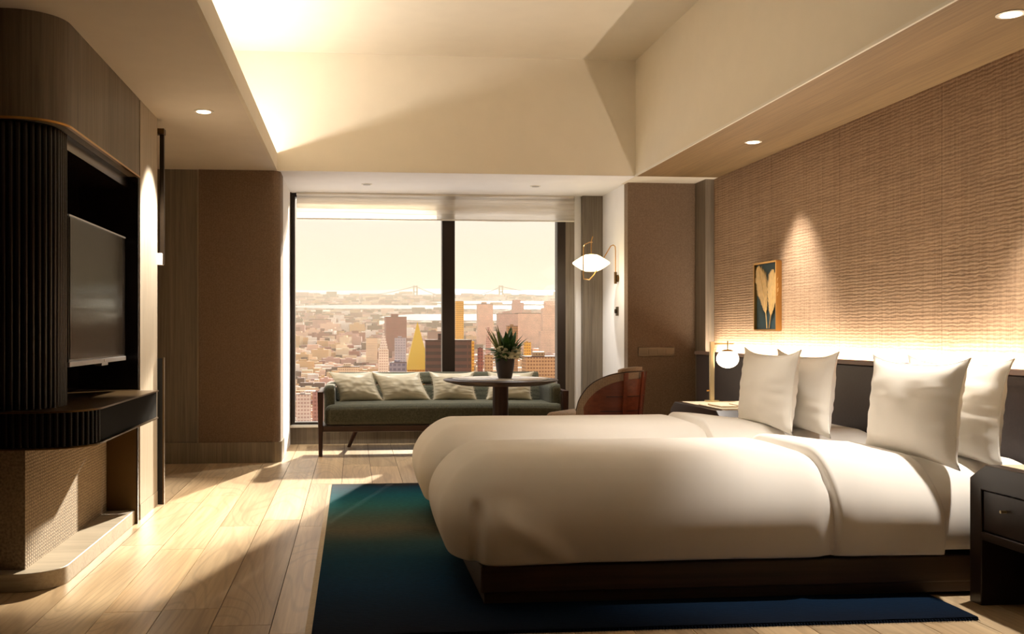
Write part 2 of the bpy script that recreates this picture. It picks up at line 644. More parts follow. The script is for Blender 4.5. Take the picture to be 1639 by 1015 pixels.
# right of the window: brown cloth return, corner post, alcove side
wb = struct(box(2.48, XR + 0.1, 8.88, 9.0, 0, ZS).build('wall_back_right', 'cloth_brown'), 'short wall in brown woven cloth beside the far nightstand', 'wall')
t3 = struct(box(3.11, XR, 8.615, 8.88, 0, ZS).build('trim_3', 'wood_greige'), 'narrow wooden corner post between brown cloth wall and tan wall', 'trim')
wa = struct(box(2.48, 2.56, 9.0, YW + 0.1, 0, ZS).build('wall_alcove_right', 'paint_white'), 'pale right-hand side wall of the window alcove', 'wall')

# left: pilaster wall with a brown cloth panel and wooden base, rounded corner towards the window
wl = MB()
wl.prism([(XL, YB), (-0.68, YB)] + [(-0.68 + 0.06 * sin(radians(a)), YB + 0.06 - 0.06 * cos(radians(a))) for a in range(15, 91, 15)] + [(-0.62, YW + 0.1), (XL, YW + 0.1)], 0, ZS)
wl = struct(wl.build('wall_back_left', 'wood_greige', smooth=30), 'grey-brown wooden wall left of the window', 'wall')
pb = MB()
rc = [(-0.69 + 0.078 * sin(radians(a)), YB + 0.07 - 0.088 * cos(radians(a))) for a in range(0, 91, 10)]
pb.prism([(-1.285, YB - 0.018)] + rc + [(-0.612, YB + 0.30), (-0.63, YB + 0.30), (-0.70, YB + 0.02), (-1.285, YB + 0.02)], 0.172, ZS - 0.001)
pb.build('cloth_panel', 'cloth_brown', wl, smooth=30)
bl = MB()
rc2 = [(-0.69 + 0.088 * sin(radians(a)), YB + 0.07 - 0.098 * cos(radians(a))) for a in range(0, 91, 10)]
bl.prism([(-1.57, YB - 0.028)] + rc2 + [(-0.602, YB + 0.34), (-0.63, YB + 0.34), (-0.70, YB + 0.02), (-1.57, YB + 0.02)], 0, 0.172)
struct(bl.build('baseboard_left', 'wood_greige_low', smooth=30), 'tall grey-brown wooden base under the left cloth panel', 'baseboard')
box(-1.30, -1.286, YB - 0.006, YB + 0.01, 0.172, ZS - 0.001).build('panel_joint', 'wood_end_panel', wl)
# alcove left face is painted
box(-0.62, -0.612, YB + 0.33, YW + 0.1, 0.0, ZS).build('alcove_lining', 'paint_white', wl)

# wall behind camera and far-left wall close the room
struct(box(XL - 0.1, XR + 0.1, YN - 0.1, YN, -0.1, ZC).build('wall_front', 'wood_soffit'), 'plain wall behind the viewpoint', 'wall')
struct(box(XL - 0.1, XL, YN, YW + 0.1, -0.1, ZC).build('wall_left', 'wood_greige'), 'wood-panelled wall at the far left', 'wall')

# window wall
ww = MB()
ww.box(-0.62, 2.56, YW, YW + 0.16, 0, 0.165)
ww.box(2.275, 2.56, YW - 0.06, YW + 0.16, 0.0, ZS)
ww.box(-0.612, -0.60, YW, YW + 0.16, 0, ZS)
wwo = struct(box(-0.62, 2.56, YW, YW + 0.16, 0, 0.165).build('wall_window', 'wood_greige'), 'low wooden wall below the window', 'wall')
box(2.276, 2.48, YW - 0.055, YW + 0.16, 0.165, ZS).build('column', 'wood_greige', wwo)
box(2.205, 2.276, YW + 0.02, YW + 0.16, 0.165, ZS).build('reveal', 'paint_white', wwo)
box(2.115, 2.205, YW + 0.0, YW + 0.16, 0.165, ZS).build('side_panel', 'wood_greige', wwo)
box(-0.62, 2.115, YW - 0.035, YW + 0.16, 0.165, 0.192).build('sill', 'white_enamel', wwo, bevel=0.004)
# window: frame, mullion, two panes
wn = struct(box(-0.60, -0.567, YW, YW + 0.12, 0.192, ZS).build('window_1', 'window_metal'), 'two wide panes in dark bronze metal frame looking over the city', 'window')
box(2.031, 2.115, YW, YW + 0.12, 0.192, ZS).build('jamb', 'window_metal', wn)
box(0.875, 1.0, YW - 0.01, YW + 0.12, 0.192, ZS).build('mullion', 'window_metal', wn)
box(-0.567, 2.031, YW, YW + 0.12, 0.192, 0.215).build('frame_rail', 'window_metal', wn)
box(-0.567, 2.031, YW, YW + 0.12, ZS - 0.04, ZS).build('frame_rail', 'window_metal', wn)
box(-0.567, 0.875, YW + 0.05, YW + 0.056, 0.215, ZS - 0.04).build('pane', 'pane_glass', wn)
box(1.0, 2.031, YW + 0.05, YW + 0.056, 0.215, ZS - 0.04).build('pane', 'pane_glass', wn)
tr1 = struct(box(-0.612, -0.60, YW - 0.04, YW + 0.1, 0.192, ZS).build('trim_1', 'bronze_dark'), 'dark metal strip beside left window edge', 'trim')

# ------------------------------------------------------------------ roman blind
bt = thing('roman_blind', 'raised sheer cream roman blind folded across top of window', 'blind', (0.8, YW - 0.06, 2.19))
def fold(z0, z1, y_, dep, seed):
    def fn(u, v):
        z = z1 + (z0 - z1) * v
        xx = -0.545 + u * (2.185 + 0.545)
        return (xx, y_ - dep * sin(pi * v) - 0.006 * sin(u * 9 + seed), z - 0.012 * sin(pi * u) * v - 0.006 * sin(u * 13 + seed) * v)
    return fn
for i, (z0, z1, dep) in enumerate(((2.315, 2.445, 0.03), (2.27, 2.40, 0.045), (2.20, 2.34, 0.02))):
    MB().grid(fold(z0, z1, YW - 0.05 - 0.012 * i, dep, i * 2.1), 60, 10).build('fold', 'sheer_blind', bt, smooth=60)
box(-0.55, 2.19, YW - 0.05, YW - 0.02, 2.428, 2.453).build('headrail', 'white_enamel', bt)
MB().tube([(-0.545, YW - 0.075, 2.197), (2.185, YW - 0.075, 2.197)], 0.007).build('hem_bar', 'white_enamel', bt, smooth=40)

# ------------------------------------------------------------------ left joinery: upper panel, fluted cabinet, shelf, base
jp = MB()
jp.prism([(XL, 4.34), (-1.44, 4.34)] + arc(-1.44, 4.54, 0.20, -90, 0, 12)[1:] + [(-1.24, 5.96), (-1.30, 5.96), (-1.30, 5.96), (XL, 5.96)], 2.0, ZS)
tv = thing('media_cabinet', 'tall built-in media cabinet with fluted black column, brass-edged shelf and woven base', 'cabinet', (-1.6, 5.1, 0))
jp.build('upper_panel', 'wood_greige', tv, smooth=30)
# wall end to the right of the niche
we = struct(box(XL, -1.24, 5.985, 6.5, 0.09, ZS).build('wall_partition', 'wood_end_panel'), 'pale wooden wall end lit by a ceiling spot beside the media cabinet', 'wall')
box(XL, -1.238, 5.985, 6.5, 0.0, 0.087).build('base_panel', 'wood_end_panel', we)
# fluted column body
def column_line(off=0.0):
    r = 0.20 - off
    return [(XL, 4.37 + off), (-1.49, 4.37 + off)] + arc(-1.49, 4.57, r, -90, 0, 12)[1:] + [(-1.29 - off, 4.68)]
body = column_line(0.012) + [(-1.62, 4.68), (-1.62, 4.50), (XL, 4.50)]
MB().prism(body, 0.765, 2.0).build('column_body', 'black_lacquer', tv)
# brass line under the upper panel
ln = [(XL, 4.333), (-1.44, 4.333)] + arc(-1.44, 4.54, 0.207, -90, 0, 12)[1:] + [(-1.233, 5.95)]
lni = [(-1.25, 5.95)] + list(reversed(arc(-1.44, 4.54, 0.19, -90, 0, 12))) + [(XL, 4.35)]
MB().prism(ln + lni, 1.993, 2.003).build('brass_line', 'brass', tv)
def ribs_along(path, step, r, z0, z1, mat, parent, name='rib'):
    """half-round ribs standing side by side along a plan line"""
    pts = [Vector((p[0], p[1], 0)) for p in path]
    proto = None
    out = 0.0
    d_next = step / 2
    acc = 0.0
    for a, b in zip(pts, pts[1:]):
        L = (b - a).length
        while d_next <= acc + L:
            p = a + (b - a) * ((d_next - acc) / L)
            if p.x > -1.78:
                if proto is None:
                    m = MB()
                    prof = [(r * cos(radians(q)), r * sin(radians(q))) for q in range(0, 360, 36)]
                    m.prism(prof, z0, z1)
                    proto = m.build(name, mat, None, smooth=60)
                    o = proto
                else:
                    o = proto.copy()
                    COL.objects.link(o)
                o.parent = parent
                o.location = Vector((p.x, p.y, 0)) - origin_of(parent)
            d_next += step
        acc += L
ribs_along(column_line(0.012), 0.0285, 0.0142, 0.767, 1.992, 'black_lacquer', tv)
# desk shelf
def shelf_line(off=0.0):
    r = 0.25 - off
    return [(XL, 4.32 + off), (-1.36, 4.32 + off)] + arc(-1.36, 4.57, r, -90, 0, 14)[1:] + [(-1.11 - off, 5.86)]
sh = MB().prism(shelf_line(0.012) + [(-1.62, 5.86), (-1.62, 4.44), (XL, 4.44)], 0.612, 0.757).build('shelf', 'black_satin', tv)
MB().prism(shelf_line(0.0) + [(-1.62, 5.86), (-1.62, 4.44), (XL, 4.44)], 0.757, 0.765).build('brass_top', 'bronze', sh)
MB().prism(shelf_line(0.002) + [(-1.62, 5.86), (-1.62, 4.44), (XL, 4.44)], 0.603, 0.610).build('brass_edge', 'bronze', sh)
ribs_along(shelf_line(0.012)[:-2], 0.0285, 0.0125, 0.612, 0.756, 'black_lacquer', sh)
# niche
box(-1.62, -1.58, 4.68, 5.985, 0.765, 2.0).build('niche_back', 'niche_dark', tv)
box(-1.58, -1.245, 5.955, 5.985, 0.765, 2.0).build('niche_side', 'niche_dark', tv)
box(-1.58, -1.30, 4.68, 5.955, 1.93, 1.999).build('niche_top', 'niche_dark', tv)
# woven base, bronze fin, plinth
MB().prism([(XL, 4.444), (-1.403, 4.444), (-1.403, 5.55), (-1.409, 5.553), (-1.403, 5.556), (-1.403, 5.865), (XL, 5.865)], 0.078, 0.603).build('woven_base', 'cloth_base', tv)
box(-1.60, -1.236, 5.866, 5.884, 0.0, 0.603).build('fin', 'bronze', tv)
box(-1.236, -1.228, 5.862, 5.886, 0.0, 0.603).build('fin_edge', 'bronze_dark', tv)
pl = [(XL, 4.36), (-1.42, 4.36)] + arc(-1.42, 4.535, 0.175, -90, 0, 12)[1:] + [(-1.245, 5.866), (XL, 5.866)]
MB().prism(pl, 0.0, 0.078).build('plinth', 'wood_plinth', tv, bevel=0.003, smooth=30)

# television
tve = thing('television', 'flat wall television with silver lower bezel in dark niche', 'television', (-1.45, 5.27, 0.94))
box(-1.335, -1.292, 4.70, 5.83, 0.950, 1.636).build('housing', 'black_lacquer', tve, bevel=0.004)
box(-1.292, -1.289, 4.715, 5.815, 0.972, 1.626).build('screen', 'screen_glass', tve)
box(-1.335, -1.286, 4.70, 5.83, 0.938, 0.962).build('bezel', 'silver', tve, bevel=0.003)
box(-1.335, -1.289, 4.70, 5.83, 1.630, 1.637).build('top_edge', 'silver', tve)
box(-1.32, -1.283, 5.27, 5.40, 0.925, 0.94).build('sensor', 'silver', tve, bevel=0.003)
MB().cyl((-1.286, 5.335, 0.951), 0.007, 0.003, 16, 'x').build('power_light', 'white_enamel', tve)
box(-1.58, -1.335, 5.15, 5.45, 1.15, 1.45).build('wall_mount', 'bronze_dark', tve)

# things fixed behind the wall end
wf = thing('wall_rail', 'tall dark bronze rail with white foot block fixed behind the pale wall end', 'rail', (-1.24, 6.56, 1.52))
box(-1.232, -1.205, 6.53, 6.56, 1.53, 2.38).build('upright', 'bronze_dark', wf, bevel=0.002)
box(-1.26, -1.20, 6.505, 6.57, 2.36, 2.395).build('top_bracket', 'bronze', wf, bevel=0.002)
box(-1.26, -1.213, 6.505, 6.57, 1.525, 1.60).build('foot_block', 'white_enamel', wf, bevel=0.002)
dm = thing('leaning_mirror', 'tall black glossy panel with thin brass edge standing behind the pale wall end', 'mirror', (-1.24, 6.56, 0))
box(-1.26, -1.208, 6.505, 6.53, 0.0, 0.93).build('panel', 'black_gloss', dm)
box(-1.208, -1.200, 6.503, 6.535, 0.0, 0.935).build('edge', 'bronze', dm)

# ------------------------------------------------------------------ downlights
def downlight(x, y, z, label, power, r=0.06, spot=62, color=WARM2, blend=0.5, aim=None, lens='downlight_lens'):
    d = thing('downlight', label, 'downlight', (x, y, z))
    MB().lathe([(r * 0.74, 0.0), (r * 0.74, -0.004), (r, -0.004), (r, 0.0)], (x, y, z), 28).build('ring', 'white_enamel', d, smooth=30)
    MB().lathe([(r * 0.7, -0.0045), (r * 0.7, -0.0065)], (x, y, z), 28).build('lens', lens, d)
    if power:
        l = bpy.data.lights.new('spot', 'SPOT')
        l.energy = power
        l.color = color
        l.spot_size = radians(spot)
        l.spot_blend = blend
        l.shadow_soft_size = 0.03 if z < 3 else 0.25
        o = bpy.data.objects.new('spot', l)
        COL.objects.link(o)
        o.parent = d
        o.location = (0, 0, -0.02)
        if aim:
            o.rotation_euler = (Vector((x, y, z)) - Vector(aim)).to_track_quat('Z', 'Y').to_euler()
    return d
downlight(2.84, 6.894, ZS, 'small round downlight in wood soffit above the framed leaf print', 210, spot=66, blend=0.8, aim=(3.0, 6.894, 0))
downlight(2.79, 4.014, ZS, 'bright round downlight in wood soffit above the near bed pillows', 230, spot=74, aim=(2.66, 4.2, 0))
downlight(2.81, 1.2, ZS, 'added unseen fill downlight in wood soffit nearest the viewpoint', 25, spot=70)  # extra fill lamp, out of view near the camera
downlight(-0.915, 6.256, ZS, 'round downlight in dim left soffit beside the pale wall end', 330, spot=66, blend=0.6, aim=(-1.32, 6.25, 0.5))
downlight(-0.95, 2.8, ZS, 'added unseen fill downlight in left soffit in front of media cabinet', 110, spot=46)  # extra lamp out of view, its bounce lifts the left soffit
downlight(1.75, 5.1, ZC, 'added unseen downlight in the raised coffer ceiling, brightens the beds', 260, r=0.07, spot=52, blend=1.0)  # extra lamp out of view, added to brighten the bed tops
downlight(0.123, 9.216, ZS, 'left small downlight in white window alcove ceiling', 90, spot=95, color=(1.0, 0.95, 0.86), lens='lens_frosted', r=0.05)
downlight(1.688, 9.186, ZS, 'right small downlight in white window alcove ceiling', 70, spot=95, color=(1.0, 0.95, 0.86), lens='lens_frosted', r=0.05)

# ------------------------------------------------------------------ headboard
HX = 3.02
hb = thing('headboard', 'long dark leather headboard with taupe trim and lit ledge behind both beds', 'headboard', (3.1, 5.5, 0))
hy = 8.612
ends = [8.612, 8.20, 7.40, 6.60, 6.10, 5.30, 4.50, 3.70, 2.90, 2.10]
for a, b in zip(ends, ends[1:]):
    box(HX, XR - 0.03, b + 0.003, a - 0.003, 0.12, 0.900).build('leather_panel', 'leather_dark', hb, bevel=0.014, seg=3)
box(HX - 0.012, HX + 0.03, 2.1, 8.612, 0.900, 0.928).build('front_trim', 'trim_taupe', hb, bevel=0.003)
box(HX + 0.03, XR - 0.002, 2.1, 8.612, 0.872, 0.900).build('ledge', 'trim_taupe', hb)
box(XR - 0.03, XR - 0.002, 2.1, 8.612, 0.0, 0.872).build('back_board', 'bed_wood', hb)
box(HX + 0.02, XR - 0.03, 2.1, 8.612, 0.0, 0.118).build('kick_board', 'bed_wood', hb)

# ------------------------------------------------------------------ rug
RX0, RX1, RY0, RY1 = -0.15, 2.37, 3.60, 7.17
rg = thing('rug', 'teal and navy ombre rug with pale selvedge under both beds', 'rug', (RX0, RY0, 0))
def rugtop(u, v):
    return (RX0 + (RX1 - RX0) * u, RY0 + (RY1 - RY0) * v, 0.0135 + 0.0012 * noise.noise(Vector((u * 40, v * 60, 0))))
m = MB().grid(rugtop, 60, 80)
m.box(RX0, RX1, RY0, RY1, 0.0006, 0.0115)
m.build('pile', 'rug_ombre', rg, smooth=30)
m = MB()
m.grid(lambda u, v: (RX0 - 0.026 + 0.028 * u + 0.003 * noise.noise(Vector((0, v * 90, 3))) * (1 - u), RY0 + (RY1 - RY0) * v, 0.003 + 0.007 * u), 1, 160)
m.build('selvedge', 'rug_selvedge', rg)
fr = MB()
for i in range(210):
    xx = RX0 + (RX1 - RX0) * (i + 0.5) / 210
    for yb, s in ((RY0, -1), (RY1, 1)):
        L = 0.02 + 0.012 * rng.random()
        fr.add([(xx - 0.003, yb, 0.010), (xx + 0.003, yb, 0.010), (xx + rng.uniform(-.004, .004), yb + s * L, 0.002)], [(0, 1, 2) if s > 0 else (0, 2, 1)])
fo = fr.build('fringe', 'rug_ombre', rg)
fo['kind'] = 'stuff'

# ------------------------------------------------------------------ beds
def softbox(x0, x1, y0, y1, z0, z1, rt, rb, nx, ny, nz, warp=None, mb=None):
    """closed soft box: wide rounding at the top edges (rt = radius, or radii along x, y, z), small at the bottom"""
    mb = mb or MB()
    rx, ry, rz = rt if isinstance(rt, tuple) else (rt, rt, rt)
    def shape(px, py, pz):
        qx = min(max(px, x0 + rx), x1 - min(rx, ry, rz) * 0.5)
        qy = min(max(py, y0 + ry), y1 - ry)
        qz = min(max(pz, z0 + rb), z1 - rz)
        d = Vector((px - qx, py - qy, pz - qz))
        rv = rz if d.z > 0 else rb
        m_ = max(abs(d.x) / rx, abs(d.y) / ry, abs(d.z) / rv)
        l = sqrt((d.x / rx) ** 2 + (d.y / ry) ** 2 + (d.z / rv) ** 2)
        if l > 1e-6:
            d = d * (m_ / l)
        p = Vector((qx, qy, qz)) + d
        if warp:
            p = warp(p)
        return p
    def face(o, du, dv, nu, nv):
        mb.grid(lambda u, v: shape(*(Vector(o) + Vector(du) * u + Vector(dv) * v)), nu, nv)
    dx, dy, dz = x1 - x0, y1 - y0, z1 - z0
    face((x0, y0, z1), (dx, 0, 0), (0, dy, 0), nx, ny)
    face((x0, y1, z0), (dx, 0, 0), (0, -dy, 0), nx, ny)
    face((x0, y0, z0), (dx, 0, 0), (0, 0, dz), nx, nz)
    face((x1, y1, z0), (-dx, 0, 0), (0, 0, dz), nx, nz)
    face((x0, y1, z0), (0, -dy, 0), (0, 0, dz), ny, nz)
    face((x1, y0, z0), (0, dy, 0), (0, 0, dz), ny, nz)
    return mb

def smoothstep(a, b, x):
    t = max(0.0, min(1.0, (x - a) / (b - a)))
    return t * t * (3 - 2 * t)

def make_bed(y0, y1, label):
    b = thing('bed', label, 'bed', (1.6, (y0 + y1) / 2, 0.015), 'twin beds against the headboard')
    zf = 0.0148
    # platform: wooden rail above a slightly set-back plinth
    box(0.505, HX - 0.02, y0, y1, 0.058, 0.165).build('bed_rail', 'bed_wood', b, bevel=0.006)
    box(0.52, HX - 0.02, y0 + 0.012, y1 - 0.012, zf, 0.056).build('bed_plinth', 'bed_wood', b)
    yc = (y0 + y1) / 2
    # mattress with fitted sheet
    def wm(p):
        p.y += 0.006 * noise.noise(Vector((p.x * 3, p.z * 4, 1)))
        return p
    softbox(0.55, HX - 0.035, y0 + 0.002, y1 - 0.002, 0.168, 0.534, (0.14, 0.30, 0.29), 0.03, 90, 40, 16, wm).build('mattress', 'linen_white', b, smooth=80, weld=0.0005)
    # duvet, puffed over the foot and down both sides
    def crown(p, full):
        t = max(0.0, min(1.0, (p.z - 0.16) / 0.42))
        s = -1 if p.y < yc else 1
        p.y += s * 0.020 * sin(pi * t)
        e = max(0.0, 1 - ((p.y - yc) / (0.5 * (y1 - y0))) ** 2)
        p.z += full * e * smoothstep(0.22, 0.58, p.z)
        return s
    def wd(p):
        t = (p.z - 0.16) / 0.42
        p.x -= 0.05 * sin(pi * max(0, min(1, t))) * (1 - smoothstep(0.4, 0.9, p.x))
        s = crown(p, 0.018)
        # mitred corner fold at the foot, near side
        side = smoothstep(y0 + 0.20, y0 + 0.06, p.y)
        low = smoothstep(0.44, 0.30, p.z)
        step = smoothstep(0.495, 0.512, p.x) * smoothstep(0.95, 0.55, p.x)
        p.y -= 0.028 * side * low * step
        dent = math.exp(-(((p.x - 0.49) / 0.02) ** 2)) * smoothstep(0.44, 0.38, p.z)
        p.y += 0.03 * dent * side
        # slack fold running from the corner down to the hem
        ln_ = 0.40 - (p.x - 0.52) * 0.62
        f = math.exp(-((p.z - ln_) / 0.05) ** 2) * smoothstep(0.5, 0.62, p.x) * smoothstep(0.95, 0.75, p.x)
        p.y -= 0.018 * f * side
        # the hem draws in beside the turned-back band
        g = math.exp(-((p.x - 1.935) / 0.045) ** 2) * smoothstep(0.50, 0.28, p.z)
        p.y -= s * 0.016 * g
        p.z += 0.004 * noise.noise(Vector((p.x * 2.2, p.y * 2.6, 7)))
        return p
    softbox(0.40, 1.985, y0 - 0.02, y1 + 0.02, 0.160, 0.572, (0.20, 0.30, 0.30), 0.02, 150, 64, 48, wd).build('duvet', 'linen_white', b, smooth=80, weld=0.0005)
    # turned-back band of duvet and sheet towards the pillows
    def wt(p):
        s = crown(p, 0.018)
        # rounded leading edge, sinking softly towards the pillows
        p.z += (0.012 - 0.04 * smoothstep(1.98, 2.44, p.x)) * smoothstep(0.22, 0.58, p.z)
        low = smoothstep(0.46, 0.24, p.z)
        p.y -= s * 0.012 * low * math.exp(-((p.x - 1.98) / 0.04) ** 2)
        p.y += s * 0.008 * low * smoothstep(2.30, 2.42, p.x)
        p.z += 0.003 * noise.noise(Vector((p.x * 3.0, p.y * 3.0, 4)))
        return p
    softbox(1.955, 2.44, y0 - 0.024, y1 + 0.024, 0.162, 0.576, (0.03, 0.30, 0.30), 0.02, 48, 64, 48, wt).build('turned_back_band', 'linen_white', b, smooth=80, weld=0.0005)
    return b
NB0, NB1, FB0, FB1 = 3.945, 4.975, 5.29, 6.32
make_bed(NB0, NB1, 'nearer twin bed made up in white on dark wooden platform')
make_bed(FB0, FB1, 'farther twin bed in white, next to the armchair and table')

def pillow_mesh(w, h, t, seed, pinch=0.07, wr=0.012, ears=0.10, n=36, dense=1.0):
    """standing cushion in local axes: x = thickness, y = width, z = height (0..h)"""
    mb = MB()
    def side(sg):
        def fn(u, v):
            a, c = 2 * u - 1, 2 * v - 1
            k = (1 - abs(a) ** 2.6) * (1 - abs(c) ** 2.6)
            th = t / 2 * max(0.0, k) ** 0.55 + 0.004
            px = a * (1 - pinch * (1 - c * c) * 1.0) * w / 2
            pz = c * (1 - pinch * (1 - a * a)) * h / 2
            # ears: corners pulled out
            e = (abs(a) * abs(c)) ** 6
            px *= 1 + ears * 0.25 * e
            pz *= 1 + ears * 0.35 * e * (1 if c > 0 else 0.2)
            edge = max(abs(a), abs(c))
            q = noise.noise(Vector((a * 2.2 * dense + seed, c * 2.2 * dense, seed * 1.7)))
            q2 = noise.noise(Vector((a * 1.3 + seed * 3, c * 7 * dense, seed)))
            th2 = th + wr * (q + 0.7 * q2 * abs(a)) * max(0.0, k) ** 0.4
            # wrinkles fanning out of the side seams
            fan = sin(c * 17 * dense + seed * 5 + 3 * q) * max(0, abs(a) - 0.45) * max(0.0, k) ** 0.25
            th2 += wr * 0.7 * fan
            return (sg * max(0.002, th2), px * (sg if False else 1), pz + h / 2)
        return fn
    mb.grid(side(-1), n, n)
    g = side(1)
    mb.grid(lambda u, v: g(1 - u, v), n, n)
    return mb

def edge_path(w, h, pinch, ears):
    pts = []
    for i in range(80):
        s = i / 20
        k = int(s) % 4
        q = 2 * (s - int(s)) - 1
        a, c = [(q, -1), (1, q), (-q, 1), (-1, -q)][k]
        e = (abs(a) * abs(c)) ** 6
        px = a * (1 - pinch * (1 - c * c)) * w / 2 * (1 + ears * 0.25 * e)
        pz = c * (1 - pinch * (1 - a * a)) * h / 2 * (1 + ears * 0.35 * e * (1 if c > 0 else 0.2))
        pts.append((0, px, pz + h / 2))
    return pts

def bed_pillow(loc, w, h, t, seed, lean, turn, label):
    p = thing('pillow', label, 'pillow', (0, 0, 0), 'white pillows on the beds')
    pillow_mesh(w, h, t, seed, 0.07, 0.0085, 0.34).build('pillowcase', 'pillow_white', p, smooth=80, weld=0.001)
    MB().tube(edge_path(w * 1.004, h * 1.004, 0.07, 0.34), 0.0045, 6, True).build('piping', 'pillow_white', p, smooth=60)
    p.location = loc
    p.rotation_euler = (0, radians(lean), radians(turn))
    return p
bed_pillow((2.485, 4.285, 0.535), 0.71, 0.43, 0.17, 1.0, 6, 0, 'front white pillow on the nearer bed, standing upright')
bed_pillow((2.72, 4.365, 0.53), 0.74, 0.43, 0.17, 2.3, 6, 0, 'rear white pillow on nearer bed, behind the front one')
bed_pillow((2.38, 5.63, 0.545), 0.72, 0.43, 0.17, 3.7, 6, 0, 'front white pillow on the farther bed, beside globe lamp')
bed_pillow((2.57, 5.58, 0.53), 0.72, 0.435, 0.17, 5.1, 6, 0, 'rear white pillow on farther bed, half hidden by front pillow')

# ------------------------------------------------------------------ nightstands
def make_nightstand(y0, y1, x0, label):
    n = thing('nightstand', label, 'nightstand', (x0 + 0.22, (y0 + y1) / 2, 0), 'nightstands beside the beds')
    zt = 0.568
    ch, th, w_ = 0.10, 0.05, 0.075
    outer = [(y0, 0.0), (y0 + w_, 0.0), (y0 + w_, 0.255), (y1 - w_, 0.255), (y1 - w_, 0.0), (y1, 0.0), (y1, zt - 0.062), (y1 - ch, zt), (y0 + ch, zt), (y0, zt - 0.062)]
    x1 = HX - 0.02
    # the carcass: two sides, chamfered top, rail under the drawer; the drawer front sits in the opening
    m = MB()
    m.prism([(y1 - w_, 0.0), (y1, 0.0), (y1, zt - 0.062), (y1 - ch, zt), (y0 + ch, zt), (y0, zt - 0.062), (y0, 0.0), (y0 + w_, 0.0), (y0 + w_, 0.466), (y1 - w_, 0.466)], x0, x1, 'x')
    m.build('carcass', 'night_lacquer', n, bevel=0.004)
    box(x0, x1, y0 + w_, y1 - w_, 0.265, 0.30).build('rail', 'night_lacquer', n, bevel=0.003)
    d = box(x0 + 0.008, x1 - 0.03, y0 + w_ + 0.003, y1 - w_ - 0.003, 0.303, 0.462).build('drawer', 'night_lacquer', n, bevel=0.003)
    yk = (y0 + y1) / 2
    MB().cyl((x0 - 0.016, yk + 0.19, 0.402), 0.006, 0.026, 14, 'x').build('knob', 'brass_pale', d, smooth=40)
    box(x0 + 0.05, x1 - 0.04, y0 + ch + 0.02, y1 - ch - 0.02, zt - 0.004, zt + 0.003).build('top_inlay', 'night_inlay', n, bevel=0.001)
    box(x1 - 0.02, x1, y0 + w_, y1 - w_, 0.0, 0.265).build('back_panel', 'black_lacquer', n)
    return n
make_nightstand(3.05, 3.865, 2.507, 'dark lacquered nightstand with chamfered top beside the nearer bed')
make_nightstand(6.43, 7.50, 2.43, 'dark nightstand in the far corner under the globe lamp')
tr = thing('bedside_tray', 'pale tray holding three square tiles on the far nightstand', 'tray', (2.72, 6.77, 0.572))
box(2.47, 2.985, 6.56, 6.98, 0.5715, 0.580).build('tray_base', 'night_inlay', tr, bevel=0.002)
for i in range(3):
    box(2.50 + i * 0.155, 2.62 + i * 0.155, 6.62, 6.88, 0.581, 0.592).build('square_tile', 'night_inlay', tr, bevel=0.003)

# globe lamp on the far nightstand
LX, LY = 2.70, 7.34
lp = thing('table_lamp', 'slim brass post lamp with glowing white globe on far nightstand', 'lamp', (LX, LY, 0.569))
MB().cyl((LX, LY, 0.569), 0.055, 0.012, 28).build('lamp_base', 'brass_pale', lp, smooth=40)
box(LX - 0.017, LX + 0.017, LY - 0.012, LY + 0.012, 0.58, 1.025).build('post', 'brass_pale', lp, bevel=0.004)
MB().tube([(LX, LY, 1.008), (LX + 0.155, LY - 0.04, 1.008)], 0.004).build('arm', 'brass', lp, smooth=40)
GX, GY, GZ = LX + 0.112, LY - 0.029, 0.895
MB().cyl((GX, GY, 0.955), 0.004, 0.075, 12).build('stem', 'bronze', lp, smooth=40)
MB().lathe([(0.004, 0.072), (0.03, 0.068), (0.05, 0.056), (0.056, 0.048)], (GX, GY, GZ), 28).build('cap', 'brass', lp, smooth=60)
prof = [(max(0.001, 0.083 * sin(pi * i / 18)), -0.07 * cos(pi * i / 18)) for i in range(19)]
MB().lathe(prof, (GX, GY, GZ), 32).build('globe', 'lamp_globe', lp, smooth=80)
MB().tube([(LX - 0.04, LY, 0.655), (LX, LY, 0.655)], 0.006).build('switch', 'brass', lp, smooth=40)
lp2 = copy_tree(lp)
lp2.location = (2.74, 3.34, 0.572)
lp2['label'] = 'globe lamp on the nearer nightstand, at its pillow side'

